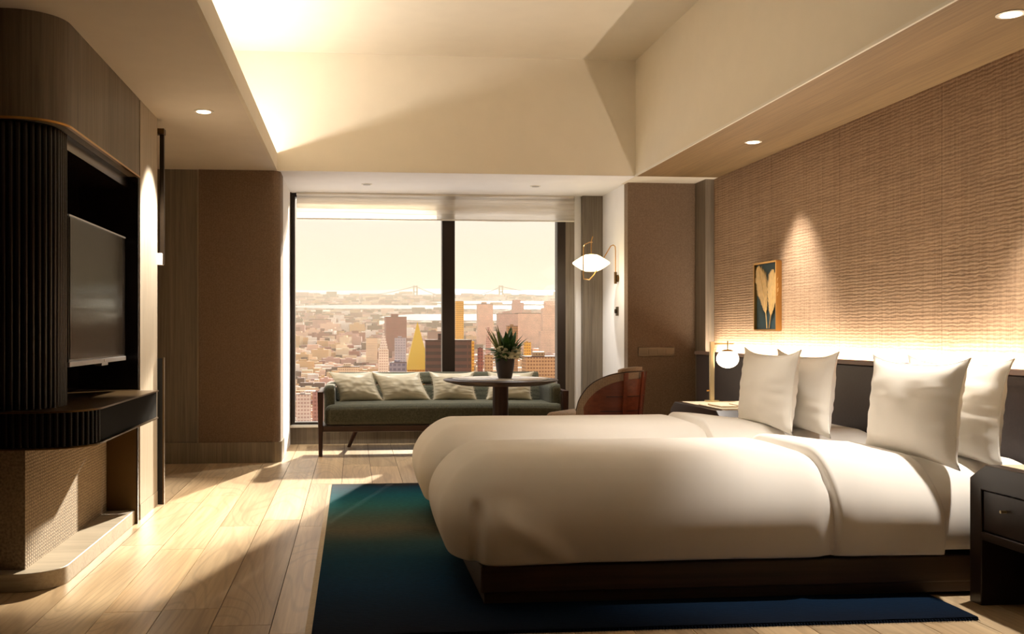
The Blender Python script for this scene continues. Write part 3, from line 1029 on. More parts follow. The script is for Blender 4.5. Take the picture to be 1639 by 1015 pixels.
# ------------------------------------------------------------------ framed leaf print
ar = thing('framed_art', 'small gold-framed picture of two golden feather leaves on teal', 'picture', (XR, 7.42, 1.11))
ay0, ay1, az0, az1 = 7.215, 7.62, 1.115, 1.628
xf = 3.145
for a in ((xf, XR, ay0 - 0.008, ay0 + 0.004, az0, az1), (xf, XR, ay1 - 0.004, ay1 + 0.008, az0, az1), (xf, XR, ay0, ay1, az0 - 0.008, az0 + 0.004), (xf, XR, ay0, ay1, az1 - 0.004, az1 + 0.008)):
    box(*a).build('frame_side', 'brass', ar)
box(xf + 0.022, XR - 0.004, ay0, ay1, az0, az1).build('backing', 'art_teal', ar)
def feather(base, tip, wid, seed, curve):
    """a palm-like feather: many leaflets on a curved rib, standing slightly off the backing"""
    mb = MB()
    b0, t0 = Vector(base), Vector(tip)
    r2 = random.Random(seed)
    d = t0 - b0
    nrm = Vector((-d.y, d.x)).normalized()
    def P(s):
        return b0 + d * s + nrm * curve * sin(pi * s)
    X0 = xf + 0.012
    rib = [(X0, P(i / 12).x, P(i / 12).y) for i in range(13)]
    mb.tube(rib, [0.004 - 0.0002 * i for i in range(13)], 6)
    for sgn in (-1, 1):
        for i in range(26):
            s = 0.26 + 0.72 * i / 25
            w = wid * sin(pi * min(1, (s - 0.2) / 0.86) ** 0.8) * r2.uniform(0.82, 1.08)
            p = P(s)
            ax = (P(min(1, s + 0.04)) - P(s - 0.04)).normalized()
            out = Vector((-ax.y, ax.x)) * sgn
            q = p + out * w + ax * w * 0.75
            tk = ax * 0.02
            a = [(X0, p.x - tk.x, p.y - tk.y), (X0, p.x + tk.x, p.y + tk.y), (X0 - 0.006, q.x, q.y), (X0 + 0.005, (p.x + q.x) / 2, (p.y + q.y) / 2)]
            mb.add(a, [(0, 1, 2), (0, 2, 3), (1, 3, 2), (0, 3, 1)])
    return mb
feather((7.40, 1.125), (7.565, 1.60), 0.12, 4, 0.03).build('feather_leaf', 'art_gold', ar)
feather((7.36, 1.125), (7.285, 1.56), 0.115, 9, 0.02).build('feather_leaf', 'art_gold', ar)

# switches on the right-hand walls
sp = thing('switch_plate', 'wide brushed metal switch plate on the brown cloth wall', 'switch', (2.745, 8.88, 0.88))
box(2.577, 2.915, 8.868, 8.879, 0.877, 0.958).build('plate', 'steel_plate', sp, bevel=0.002)
for i in range(4):
    box(2.592 + i * 0.08, 2.660 + i * 0.08, 8.8655, 8.868, 0.893, 0.942).build('rocker', 'steel_plate', sp, bevel=0.001)
th = thing('thermostat', 'small dark control on the pale alcove wall below sconce', 'control', (2.48, 9.24, 1.27))
box(2.468, 2.479, 9.19, 9.26, 1.25, 1.335).build('housing', 'steel_plate', th, bevel=0.004)
MB().cyl((2.452, 9.225, 1.293), 0.02, 0.017, 20, 'x').build('dial', 'bronze_dark', th, smooth=40)

# ------------------------------------------------------------------ wall sconce
SX, SY, SZ = 2.20, 9.12, 1.737
ws = thing('wall_sconce', 'glowing diamond-shaped wall sconce on brass wire arm in window alcove', 'lamp', (2.48, 9.2, 1.6))
prof = [(0.02, -0.078), (0.055, -0.076), (0.09, -0.062), (0.135, -0.034), (0.168, -0.010), (0.174, 0.0), (0.166, 0.012), (0.128, 0.036), (0.085, 0.064), (0.055, 0.078), (0.02, 0.082)]
MB().lathe(prof, (SX, SY, SZ), 40).build('shade', 'sconce_shade', ws, smooth=50)
MB().tube([(2.452, 9.2, 1.62), (2.452, 9.2, 1.86), (2.448, 9.2, 1.90), (2.43, 9.2, 1.915), (2.405, 9.195, 1.905), (2.33, 9.16, 1.79), (2.20, 9.02, 1.62), (2.14, 8.94, 1.575), (2.085, 8.93, 1.58), (2.08, 8.93, 1.62), (2.085, 8.94, 1.87), (2.10, 8.95, 1.895), (2.17, 9.06, 1.925), (2.205, 9.10, 1.93)], 0.005, 8).build('wire_arm', 'brass', ws, smooth=60)
MB().tube([(SX, SY, SZ + 0.075), (SX, SY, 1.94), (SX + 0.015, SY, 1.985)], 0.005, 8).build('stem', 'brass', ws, smooth=60)
MB().lathe([(0.03, 0.0), (0.034, 0.01), (0.034, 0.02), (0.03, 0.026)], (2.453, 9.2, 1.60), 24, 'x').build('wall_plate', 'bronze', ws, smooth=40)
MB().cyl((2.452, 9.2, 1.55), 0.014, 0.11, 16).build('holder', 'bronze', ws, smooth=40)
l = bpy.data.lights.new('sconce_glow', 'POINT')
l.energy = 3
l.color = WARM
l.shadow_soft_size = 0.12
o = bpy.data.objects.new('sconce_glow', l)
COL.objects.link(o)
o.location = (2.17, 9.02, 1.50)

# ------------------------------------------------------------------ sofa
sf = thing('sofa', 'dark green upholstered sofa with walnut frame in front of the window', 'sofa', (0.8, 9.2, 0))
SX0, SX1, SY0, SY1 = -0.314, 1.93, 8.85, 9.66
for x0, s in ((SX0, 1), (SX1, -1)):
    # front post (slightly tapered), arm rail, rear splayed leg
    m = MB()
    w = 0.052 * s
    pts = [(x0 + 0.01 * s, 0.0), (x0 + w - 0.008 * s, 0.0), (x0 + w, 0.57), (x0, 0.57)]
    if s < 0:
        pts.reverse()
    m.prism(pts, SY0, SY0 + 0.075, 'y')
    m.build('leg', 'walnut', sf, bevel=0.004)
    a0, a1 = sorted((x0 + 0.004 * s, x0 + 0.05 * s))
    box(a0, a1, SY0 + 0.07, SY1 - 0.06, 0.54, 0.572).build('arm_rail', 'walnut', sf, bevel=0.008)
    # upholstered inner arm
    b0, b1 = sorted((x0 + 0.052 * s, x0 + 0.15 * s))
    softbox(b0, b1, SY0 + 0.09, SY1 - 0.03, 0.27, 0.625, 0.045, 0.02, 8, 16, 14).build('arm_pad', 'sofa_green', sf, smooth=80, weld=0.0005)
    lx = x0 + 0.27 * s
    MB().tube([(x0 + 0.36 * s, SY1 - 0.25, 0.225), (lx, SY1 - 0.08, 0.0)], [0.026, 0.016], 12).build('leg', 'walnut', sf, smooth=40)
box(SX0 + 0.04, SX1 - 0.04, SY0 + 0.015, SY0 + 0.05, 0.215, 0.27).build('front_rail', 'walnut_flat', sf, bevel=0.006)
box(SX0 + 0.04, SX1 - 0.04, SY0 + 0.05, SY1 - 0.08, 0.225, 0.268).build('seat_deck', 'walnut_flat', sf)
def wseat(p):
    c = (p.x - 0.8) / 1.05
    if p.z > 0.38:
        p.z += 0.012 * max(0, 1 - c * c)
    return p
softbox(SX0 + 0.065, SX1 - 0.065, SY0 + 0.0, SY1 - 0.2, 0.272, 0.452, 0.06, 0.03, 70, 26, 10, wseat).build('seat_cushion', 'sofa_green', sf, smooth=80, weld=0.0005)
def back(x0, x1, z0, z1, yo):
    def wk(p):
        p.y += (p.z - 0.45) * 0.28
        return p
    return softbox(x0, x1, 9.44 + yo, 9.53 + yo, z0, z1, 0.035, 0.03, 50, 8, 10, wk)
back(SX0 + 0.15, SX1 - 0.15, 0.43, 0.595, 0.0).build('lower_back', 'sofa_green', sf, smooth=80, weld=0.0005)
back(SX0 + 0.15, SX1 - 0.15, 0.60, 0.715, 0.0).build('upper_back', 'sofa_green', sf, smooth=80, weld=0.0005)

def sofa_cushion(x, w, h, roll, lean, seed, label, y=9.30, z=0.455):
    p = thing('cushion', label, 'cushion', (0, 0, 0), 'khaki cushions on the sofa')
    pm = pillow_mesh(w, h, 0.14, seed, 0.06, 0.006, 0.30, n=44, dense=1.6)
    pm.v = [(yv, xv, zv) for xv, yv, zv in pm.v]        # face the room instead of the headboard
    pm.f = [tuple(reversed(f)) for f in pm.f]
    # sheared outline: a slouching cushion
    pm.v = [(a + roll * (c - h / 2), b, c) for a, b, c in pm.v]
    pm.build('cover', 'silk_khaki', p, smooth=80, weld=0.001)
    fr = MB()
    ep = edge_path(w, h, 0.06, 0.30)
    r2 = random.Random(int(seed * 10))
    for i, q in enumerate(ep):
        a = Vector((q[1] + roll * (q[2] - h / 2), 0, q[2]))
        c = Vector((0, 0, h / 2))
        if 20 <= i < 40 or i >= 60:
            for j in range(2):
                d = (a - c).normalized() * (0.012 + 0.01 * r2.random())
                d.z += r2.uniform(-0.006, 0.006)
                a2 = a + Vector((0, r2.uniform(-.006, .006), r2.uniform(-.006, .006)))
                fr.add([a2 - Vector((0, 0.001, 0.003)), a2 + Vector((0, 0.001, 0.003)), a2 + d], [(0, 1, 2)])
    f = fr.build('fringe', 'silk_fringe', p)
    f['kind'] = 'stuff'
    p.location = (x, y, z)
    p.rotation_euler = (radians(lean), 0, 0)
    return p
sofa_cushion(0.03, 0.385, 0.275, -0.36, -18, 1.2, 'khaki silk cushion at the left end of sofa')
sofa_cushion(0.45, 0.43, 0.27, -0.40, -18, 2.6, 'khaki silk cushion second from the left on sofa')
sofa_cushion(0.935, 0.40, 0.27, -0.08, -18, 4.1, 'shaded khaki cushion seen below left half of round table')
sofa_cushion(1.47, 0.42, 0.27, 0.12, -18, 5.3, 'khaki silk cushion at the right end behind table stem')

# ------------------------------------------------------------------ round table
TX, TY, TZ = 1.222, 8.26, 0.705
tb = thing('round_table', 'round dark pedestal table with pale top between sofa and bed', 'table', (TX, TY, 0))
MB().lathe([(0.10, TZ - 0.05), (0.36, TZ - 0.046), (0.455, TZ - 0.022), (0.478, TZ - 0.010), (0.478, TZ - 0.004), (0.472, TZ)], (TX, TY, 0), 64).build('tabletop', 'walnut_flat', tb, smooth=40)
MB().lathe([(0.395, TZ + 0.0004), (0.405, TZ + 0.004), (0.40, TZ + 0.008)], (TX, TY, 0), 64).build('stone_inset', 'table_stone', tb, smooth=40)
MB().lathe([(0.07, 0.03), (0.066, 0.3), (0.066, TZ - 0.05)], (TX, TY, 0), 36).build('stem', 'walnut', tb, smooth=40)
MB().lathe([(0.25, 0.0), (0.25, 0.012), (0.22, 0.026), (0.07, 0.032)], (TX, TY, 0), 48).build('foot', 'walnut_flat', tb, smooth=30)

# plant in dark vase
VX, VY, VZ = 1.256, 8.24, TZ + 0.0082
pt = thing('potted_plant', 'leafy arrangement with white flowers in dark brown vase on table', 'plant', (VX, VY, VZ))
MB().lathe([(0.052, 0.0), (0.058, 0.004), (0.074, 0.08), (0.081, 0.15), (0.083, 0.166), (0.076, 0.166), (0.07, 0.14)], (VX, VY, VZ), 32).build('vase', 'vase_brown', pt, smooth=50)
def blade(L, wid, bend, curl):
    mb = MB()
    n = 8
    L_, R_, C_ = [], [], []
    for i in range(n + 1):
        s = i / n
        w = wid * sin(pi * min(1, s * 0.93 + 0.07)) ** 0.8 / 2
        x_ = bend * s * s
        z_ = L * s * (1 - 0.22 * abs(bend) / max(L, .01) * s)
        L_.append((x_, -w, z_))
        C_.append((x_ - curl * w, 0, z_))
        R_.append((x_, w, z_))
    vs_ = []
    for a, c, b in zip(L_, C_, R_):
        vs_ += [a, c, b]
    fs = []
    for i in range(n):
        for j in (0, 1):
            a = i * 3 + j
            fs.append((a, a + 1, a + 4, a + 3))
    mb.add(vs_, fs)
    return mb
r3 = random.Random(5)
def place_leaf(L, wid, bend, az, tilt, mat, base=(0, 0, 0.155)):
    o = blade(L, wid, bend, 0.5).build('leaf', mat, None, smooth=60)
    o.parent = pt
    o.location = base
    o.rotation_euler = (0, radians(tilt), radians(az))
for i in range(9):      # pale upright blades on the left
    place_leaf(r3.uniform(0.26, 0.33), 0.026, 0.02, 180 + r3.uniform(-50, 50), r3.uniform(6, 30), 'leaf_pale', (-0.02, 0, 0.15))
for i in range(18):     # dense dark upright leaves in the middle
    place_leaf(r3.uniform(0.17, 0.28), 0.055, 0.03, r3.uniform(0, 360), r3.uniform(0, 24), 'leaf_green', (r3.uniform(-.02, .04), r3.uniform(-.03, .03), 0.16))
for i in range(44):     # spreading foliage
    place_leaf(r3.uniform(0.10, 0.19), 0.05, 0.06, r3.uniform(0, 360), r3.uniform(30, 80), 'leaf_green', (r3.uniform(-.03, .03), r3.uniform(-.03, .03), r3.uniform(0.15, 0.20)))
for i in range(5):
    place_leaf(r3.uniform(0.18, 0.25), 0.035, 0.03, r3.uniform(-30, 30), r3.uniform(22, 48), 'leaf_green', (0.03, 0, 0.17))
for i, (dx, dy, dz, r) in enumerate(((-0.035, -0.075, 0.235, 0.042), (0.012, -0.085, 0.188, 0.046), (-0.06, -0.05, 0.19, 0.034), (0.085, -0.045, 0.215, 0.040), (0.075, -0.06, 0.18, 0.034), (0.10, -0.01, 0.245, 0.032))):
    mb = MB()
    for ring in range(3):
        n = 5 + ring * 2
        for k in range(n):
            a = 2 * pi * k / n + ring
            ro = r * (0.35 + 0.33 * ring)
            c = Vector((dx + cos(a) * ro * 0.6, dy + sin(a) * ro * 0.4, dz + sin(a) * ro * 0.35))
            t_ = Vector((cos(a), sin(a) * 0.6 - 0.2, sin(a) * 0.5 + 0.25)).normalized()
            sd = t_.cross(Vector((0, -1, 0.3))).normalized() * r * 0.42
            e = c + t_ * r * 0.6
            nn = Vector((0, -1, 0.2)) * r * 0.3
            mb.add([c, c + sd * 0.9 + t_ * r * 0.3 + nn, e, c - sd * 0.9 + t_ * r * 0.3 + nn, c + t_ * r * 0.3 - nn * 0.2], [(0, 1, 4), (1, 2, 4), (2, 3, 4), (3, 0, 4)])
    mb.v = [(a + VX, b + VY, c + VZ) for a, b, c in mb.v]
    mb.build('flower', 'flower_white', pt, smooth=60)

# ------------------------------------------------------------------ armchair
CX, CY = 1.93, 7.62
ch = thing('armchair', 'barrel-back armchair in taupe cloth with mahogany back, behind farther bed', 'chair', (CX, CY, 0))
R_ = 0.275
FACE = radians(141)            # the way the sitter looks
BACK = FACE + pi
def rim(q):
    """height of the shell's upper edge; q = -1..1 round the back"""
    return 0.50 + (0.800 - 0.50) * max(0.0, 1 - abs(q) ** 3.2) ** 0.8
def shell_pt(q, v, r, zlo, top=None, lean=0.10):
    a = BACK + q * radians(112)
    zt = (rim(q) if top is None else top(q))
    z = zlo + (zt - zlo) * v
    rr = r + lean * (z - 0.42) * (0.55 + 0.45 * cos(q * radians(112)))
    return (CX + rr * cos(a), CY + rr * sin(a), z)
def shell(r0, r1, zlo, q0=-1, q1=1, top=None, n=48, nv=10):
    mb = MB()
    P = lambda u, v, r: shell_pt(q0 + (q1 - q0) * u, v, r, zlo, top)
    mb.grid(lambda u, v: P(u, v, r1), n, nv)
    mb.grid(lambda u, v: P(1 - u, v, r0), n, nv)
    mb.grid(lambda u, v: P(u, 1, r1 + (r0 - r1) * v), n, 1)
    mb.grid(lambda u, v: P(1 - u, 0, r1 + (r0 - r1) * v), n, 1)
    mb.grid(lambda u, v: P(0, v, r0 + (r1 - r0) * u), 1, nv)
    mb.grid(lambda u, v: P(1, v, r1 + (r0 - r1) * u), 1, nv)
    return mb
shell(R_ - 0.055, R_, 0.36).build('upholstered_back', 'chair_cloth', ch, smooth=50, weld=0.0005)
MB().tube([shell_pt(-1 + 2 * i / 40, 1.0, R_, 0.36) for i in range(41)], 0.004, 6).build('welt', 'walnut', ch, smooth=60)
ptop = lambda q: 0.50 + (0.745 - 0.50) * max(0.0, 1 - (abs(q) / 0.86) ** 3.0) ** 0.8
shell(R_ + 0.002, R_ + 0.016, 0.36, -0.84, 0.84, ptop).build('wooden_back', 'mahogany', ch, smooth=50, weld=0.0005)
for q in (0.00, 0.245, -0.30, 0.55):
    mb = MB()
    w = 0.026
    mb.grid(lambda u, v: shell_pt(q - w + 2 * w * u, v * 0.99, R_ + 0.026, 0.36), 3, 10)
    mb.grid(lambda u, v: shell_pt(q + w - 2 * w * u, v * 0.99, R_ + 0.014, 0.36), 3, 10)
    mb.grid(lambda u, v: shell_pt(q - w, v * 0.99, R_ + 0.014 + 0.012 * u, 0.36), 1, 10)
    mb.grid(lambda u, v: shell_pt(q + w, v * 0.99, R_ + 0.026 - 0.012 * u, 0.36), 1, 10)
    mb.grid(lambda u, v: shell_pt(q - w + 2 * w * u, 0.99, R_ + 0.026 - 0.012 * v, 0.36), 3, 1)
    mb.build('back_strap', 'mahogany', ch, smooth=40, weld=0.0003)
for z, qq in ((0.50, 0.62), (0.61, 0.54)):
    shell(R_ + 0.014, R_ + 0.0185, z, -qq, qq, (lambda zz: (lambda q: zz + 0.007))(z), nv=1).build('back_slat', 'walnut', ch, smooth=40, weld=0.0003)
shell(R_ - 0.065, R_ - 0.012, 0.74, -0.34, 0.34, lambda q: 0.832 - 0.02 * (abs(q) / 0.34) ** 3, n=20).build('head_cushion', 'chair_cloth', ch, smooth=50, weld=0.0005)
fx, fy = cos(FACE), sin(FACE)
seat = softbox(-0.26, 0.25, -0.25, 0.25, 0.36, 0.475, 0.045, 0.03, 26, 26, 8)
seat.v = [(CX + fx * 0.12 + a * -fx - b * -fy * -1 * -1, CY + fy * 0.12 + a * -fy + b * -fx * -1 * -1, c) for a, b, c in seat.v]
seat.build('seat', 'chair_cloth', ch, smooth=80, weld=0.0005)
for a, b in ((0.16, 0.2), (0.16, -0.2), (-0.2, 0.16), (-0.2, -0.16)):
    px_, py_ = CX + fx * (a + 0.06) - fy * b, CY + fy * (a + 0.06) + fx * b
    MB().tube([(px_, py_, 0.37), (CX + (px_ - CX) * 1.12, CY + (py_ - CY) * 1.12, 0.0)], [0.022, 0.014], 12).build('leg', 'walnut', ch, smooth=40)

# ------------------------------------------------------------------ the city outside
def P0(px, py, Y):
    """point of the photograph's picture plane carried out to a distance Y"""
    t = 0.095
    th_ = YAW
    ppx = 565.5 + 1600 * t
    a, b = (px - ppx) / 1600, -(py - 531) / 1600
    dx, dy = sin(th_) + a * cos(th_), cos(th_) - a * sin(th_)
    k = Y / dy
    return dx * k, EYE + b * k

LINE = [(700, 340), (690, 380), (640, 560), (600, 760), (560, 1050), (540, 1250), (530, 1400), (520, 1600), (500, 2100), (490, 2400), (480, 2800), (468, 3600), (464, 4200)]
KC = 2.5     # metres of real distance per unit of the city plan
LINE = [(p, y * KC) for p, y in LINE]
def ground(Y):
    """the land climbs towards the far shore"""
    for (p0, y0), (p1, y1) in zip(LINE, LINE[1:]):
        if Y <= y1:
            f = (Y - y0) / (y1 - y0)
            p = p0 + (p1 - p0) * f
            return EYE - (p - 531) / 1600 * Y
    return EYE - (LINE[-1][0] - 531) / 1600 * Y

def facade(name, wall, glass, fw=3.2, fh=3.6, rough=0.5, metal=0.0, mortar=0.35):
    """repeating floors and windows too far off to tell apart"""
    m, t, b = newmat(name)
    tc_ = N(t, 'ShaderNodeTexCoord')
    s = N(t, 'ShaderNodeSeparateXYZ')
    t.links.new(tc_.outputs['Object'], s.inputs[0])
    ad = N(t, 'ShaderNodeMath', operation='ADD')
    t.links.new(s.outputs['X'], ad.inputs[0])
    t.links.new(s.outputs['Y'], ad.inputs[1])
    def frac(src, size, cut):
        d = N(t, 'ShaderNodeMath', operation='DIVIDE')
        t.links.new(src, d.inputs[0])
        d.inputs[1].default_value = size
        f = N(t, 'ShaderNodeMath', operation='FRACT')
        t.links.new(d.outputs[0], f.inputs[0])
        g = N(t, 'ShaderNodeMath', operation='GREATER_THAN')
        t.links.new(f.outputs[0], g.inputs[0])
        g.inputs[1].default_value = cut
        return g.outputs[0]
    mu = N(t, 'ShaderNodeMath', operation='MULTIPLY')
    t.links.new(frac(ad.outputs[0], fw, mortar), mu.inputs[0])
    t.links.new(frac(s.outputs['Z'], fh, 0.5), mu.inputs[1])
    c = mixc(t, mu.outputs[0], wall, glass)
    n = N(t, 'ShaderNodeTexNoise', Scale=0.05, Detail=2.0)
    t.links.new(tc_.outputs['Object'], n.inputs['Vector'])
    c = mixc(t, 0.5, c, ramp(t, n.outputs[0], [(0.3, (0.7, 0.7, 0.7, 1)), (0.7, (1.25, 1.25, 1.25, 1))]), 'MULTIPLY')
    t.links.new(c, b.inputs['Base Color'])
    b.inputs['Roughness'].default_value = rough
    b.inputs['Metallic'].default_value = metal
    return m
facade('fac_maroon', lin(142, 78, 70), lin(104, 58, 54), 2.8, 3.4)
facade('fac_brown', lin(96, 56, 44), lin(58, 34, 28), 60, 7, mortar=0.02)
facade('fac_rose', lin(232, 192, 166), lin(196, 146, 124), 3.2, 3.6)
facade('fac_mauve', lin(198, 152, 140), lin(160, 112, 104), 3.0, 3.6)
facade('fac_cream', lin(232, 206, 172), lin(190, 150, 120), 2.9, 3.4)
facade('fac_sunset_gold', lin(236, 182, 60), lin(190, 120, 30), 3, 3.6, 0.3)  # evening sun and its reflection are put into this gold base colour
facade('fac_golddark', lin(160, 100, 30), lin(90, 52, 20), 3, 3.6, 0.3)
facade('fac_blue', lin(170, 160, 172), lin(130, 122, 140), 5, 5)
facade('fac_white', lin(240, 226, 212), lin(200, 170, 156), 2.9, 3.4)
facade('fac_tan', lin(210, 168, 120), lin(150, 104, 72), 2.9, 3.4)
plain('bounce_stone', lin(226, 226, 232), 0.8, vary=0.03, nscale=0.8)  # surface of the added light-bouncing deck below the window
plain('roof_dark', lin(92, 66, 58), 0.8)
plain('gilt_roof', lin(240, 196, 70), 0.35, metal=0.15)
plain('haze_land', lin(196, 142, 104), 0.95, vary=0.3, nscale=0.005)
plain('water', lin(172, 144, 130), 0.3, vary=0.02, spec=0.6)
plain('bridge_steel', lin(60, 40, 32), 0.7)

def land_mat():
    m, t, b = newmat('city_ground')
    v = coords(t, (1, 0.45, 1))
    vo = N(t, 'ShaderNodeTexVoronoi', Scale=0.028)
    t.links.new(v, vo.inputs['Vector'])
    n = N(t, 'ShaderNodeTexNoise', Scale=0.02, Detail=6.0, Roughness=0.7)
    t.links.new(v, n.inputs['Vector'])
    c = ramp(t, n.outputs[0], [(0.3, lin(96, 62, 50)), (0.5, lin(176, 124, 96)), (0.7, lin(222, 178, 132))])
    s = N(t, 'ShaderNodeSeparateColor')
    t.links.new(vo.outputs['Color'], s.inputs[0])
    c = mixc(t, 0.55, c, ramp(t, s.outputs[0], [(0.0, lin(110, 66, 58)), (0.4, lin(190, 136, 112)), (0.75, lin(226, 180, 140)), (1.0, lin(250, 226, 200))]))
    t.links.new(c, b.inputs['Base Color'])
    b.inputs['Roughness'].default_value = 0.95
land_mat()

Ys = [KC * q for q in [300] + [340 + i * 40 for i in range(66)] + [3100, 3400, 3800, 4200]]
gm = MB()
def gpt(u, v):
    i = min(int(v * (len(Ys) - 1)), len(Ys) - 2)
    f = v * (len(Ys) - 1) - i
    Y = Ys[i] + (Ys[i + 1] - Ys[i]) * f
    X = (-0.30 + 0.80 * u) * Y
    z = ground(Y) + (7.0 * noise.noise(Vector((X * 0.0016, Y * 0.0008, 2))) + (30 * noise.noise(Vector((X * 0.0007, Y * 0.0004, 5))) if Y > 2200 * KC else 0))
    return (X, Y, z)
gm.grid(gpt, 60, len(Ys) - 1)
struct(gm.build('floor_city', 'city_ground', smooth=60), 'hazy city ground and far shore outside window', 'ground')

def water(px0, px1, Ya, Yb, label, wob=3):
    mb = MB()
    Ya, Yb = Ya * KC, Yb * KC
    def fn(u, v):
        Y = Ya + (Yb - Ya) * (v + 0.12 * sin(u * wob + v * 3) * (1 - abs(2 * v - 1)))
        X, _ = P0(px0 + (px1 - px0) * u, 500, Y)
        taper = min(1.0, 6 * min(u, 1 - u) + 0.15)
        mid = (Ya + Yb) / 2
        Y2 = mid + (Y - mid) * taper
        return (X, Y2, ground(Y2) + 30)
    mb.grid(fn, 24, 8)
    o = recenter(mb.build('bay_water', 'water', smooth=60))
    return tag(o, label, 'water', 'bay water beyond the city')
water(610, 960, 1480, 1760, 'broad bright water band just behind the maroon tower')
water(455, 1000, 2000, 2180, 'thin middle band of bright water across the view')
water(690, 1000, 2260, 2420, 'bright water behind the towers in right pane')
water(560, 1000, 2900, 3500, 'farthest pale water below the bridge')

def tower(kind, px0, px1, ptop, Y, mat, label, turn=0, depth=None, steps=(), foot=None, roof=True, crown=None):
    """one building of the skyline: body, set-backs and roof, placed where it stands at distance Y"""
    Y = Y * KC
    xa, zt = P0(px0, ptop, Y)
    xb, _ = P0(px1, ptop, Y)
    w = xb - xa
    d = depth or w * 0.8
    z0 = ground(Y) - 8 if foot is None else P0(px0, foot, Y)[1]
    cx_ = (xa + xb) / 2
    o = thing(kind, label, 'building', (cx_, Y + d / 2, z0))
    def bx(name, x0, x1, y0, y1, za, zb, m_):
        q = MB().box(x0 - cx_, x1 - cx_, y0 - (Y + d / 2), y1 - (Y + d / 2), za - z0, zb - z0).build(name, m_)
        q.parent = o
        return q
    top = zt
    h = zt - z0
    if steps:
        top = z0 + h * steps[0][0]
    bx('body', xa, xb, Y, Y + d, z0, top, mat)
    for i, (fh, fw, off) in enumerate(steps):
        nx_ = steps[i + 1][0] if i + 1 < len(steps) else 1.0
        xw = w * fw
        c = cx_ + off * w
        bx('setback', c - xw / 2, c + xw / 2, Y + d * 0.05, Y + d * 0.95, z0 + h * fh, z0 + h * nx_, mat)
    if roof and not steps:
        bx('roof_slab', xa - w * .01, xb + w * .01, Y - d * .01, Y + d * 1.01, zt, zt + w * 0.03, 'roof_dark')
        bx('plant_room', cx_ - w * 0.22, cx_ + w * 0.12, Y + d * .3, Y + d * .7, zt, zt + w * 0.16, mat)
    if crown:
        cw, ch_, cm = crown
        q = MB()
        r0 = w * cw / 2
        q.lathe([(r0 * 1.414, 0), (r0 * 1.1, ch_ * h * 0.25), (r0 * 0.42, ch_ * h * 0.72), (0.02 * r0, ch_ * h)], (0, 0, top - z0 if not steps else zt - z0), 4)
        q.v = [((a - b) * 0.7071, (a + b) * 0.7071, c) for a, b, c in q.v]
        q = q.build('spire_roof', cm)
        q.parent = o
    o.rotation_euler = (0, 0, radians(turn))
    return o
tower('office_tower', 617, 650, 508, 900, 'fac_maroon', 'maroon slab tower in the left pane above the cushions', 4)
tower('spire_tower', 652, 686, 592, 470, 'fac_sunset_gold', 'building with gold pyramid roof in left pane', 0, crown=(1.12, 1.6, 'gilt_roof'), foot=640, roof=False)
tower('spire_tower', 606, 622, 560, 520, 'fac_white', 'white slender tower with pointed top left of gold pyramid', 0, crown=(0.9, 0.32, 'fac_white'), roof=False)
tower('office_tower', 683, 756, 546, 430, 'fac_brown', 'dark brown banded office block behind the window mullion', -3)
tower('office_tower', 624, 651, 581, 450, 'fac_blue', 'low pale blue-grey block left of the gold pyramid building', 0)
tower('glass_tower', 729, 742, 482, 700, 'fac_sunset_gold', 'slim glass tower coloured sunset gold beside mullion in right pane', 3, roof=False)
tower('office_tower', 755, 759, 546, 428, 'fac_sunset_gold', 'narrow slab coloured as the sunlit right edge of the brown block', 0, roof=False)  # sunlight on the brown block's edge, put in as a gold slab
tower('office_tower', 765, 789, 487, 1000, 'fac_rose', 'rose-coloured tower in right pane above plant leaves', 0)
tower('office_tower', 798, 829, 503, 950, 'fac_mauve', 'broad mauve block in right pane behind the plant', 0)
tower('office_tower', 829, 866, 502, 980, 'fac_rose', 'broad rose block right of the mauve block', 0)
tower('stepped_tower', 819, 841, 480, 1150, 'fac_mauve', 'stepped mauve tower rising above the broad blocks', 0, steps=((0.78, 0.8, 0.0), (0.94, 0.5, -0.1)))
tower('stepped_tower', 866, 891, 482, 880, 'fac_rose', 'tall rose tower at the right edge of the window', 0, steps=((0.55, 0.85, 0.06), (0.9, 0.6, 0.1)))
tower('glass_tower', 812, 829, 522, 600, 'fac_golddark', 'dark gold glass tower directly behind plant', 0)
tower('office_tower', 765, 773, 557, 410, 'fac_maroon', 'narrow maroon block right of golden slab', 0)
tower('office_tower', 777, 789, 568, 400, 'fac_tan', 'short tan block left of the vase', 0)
tower('office_tower', 839, 850, 548, 500, 'fac_sunset_gold', 'pale gold block between plant and terrace row', 0)
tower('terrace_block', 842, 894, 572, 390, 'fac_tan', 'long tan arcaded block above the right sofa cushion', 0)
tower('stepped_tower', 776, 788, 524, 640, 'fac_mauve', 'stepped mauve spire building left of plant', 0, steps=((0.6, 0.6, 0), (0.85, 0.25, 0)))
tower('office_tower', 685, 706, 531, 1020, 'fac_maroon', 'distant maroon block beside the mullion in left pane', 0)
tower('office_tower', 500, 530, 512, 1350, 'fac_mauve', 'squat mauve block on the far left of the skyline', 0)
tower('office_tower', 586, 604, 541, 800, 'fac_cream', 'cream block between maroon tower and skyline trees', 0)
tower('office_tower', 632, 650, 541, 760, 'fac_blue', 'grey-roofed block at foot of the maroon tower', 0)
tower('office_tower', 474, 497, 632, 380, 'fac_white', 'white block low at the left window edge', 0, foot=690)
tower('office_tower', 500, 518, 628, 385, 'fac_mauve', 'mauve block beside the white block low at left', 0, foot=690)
tower('office_tower', 540, 575, 588, 540, 'fac_cream', 'long cream block above the left sofa cushion', 0)

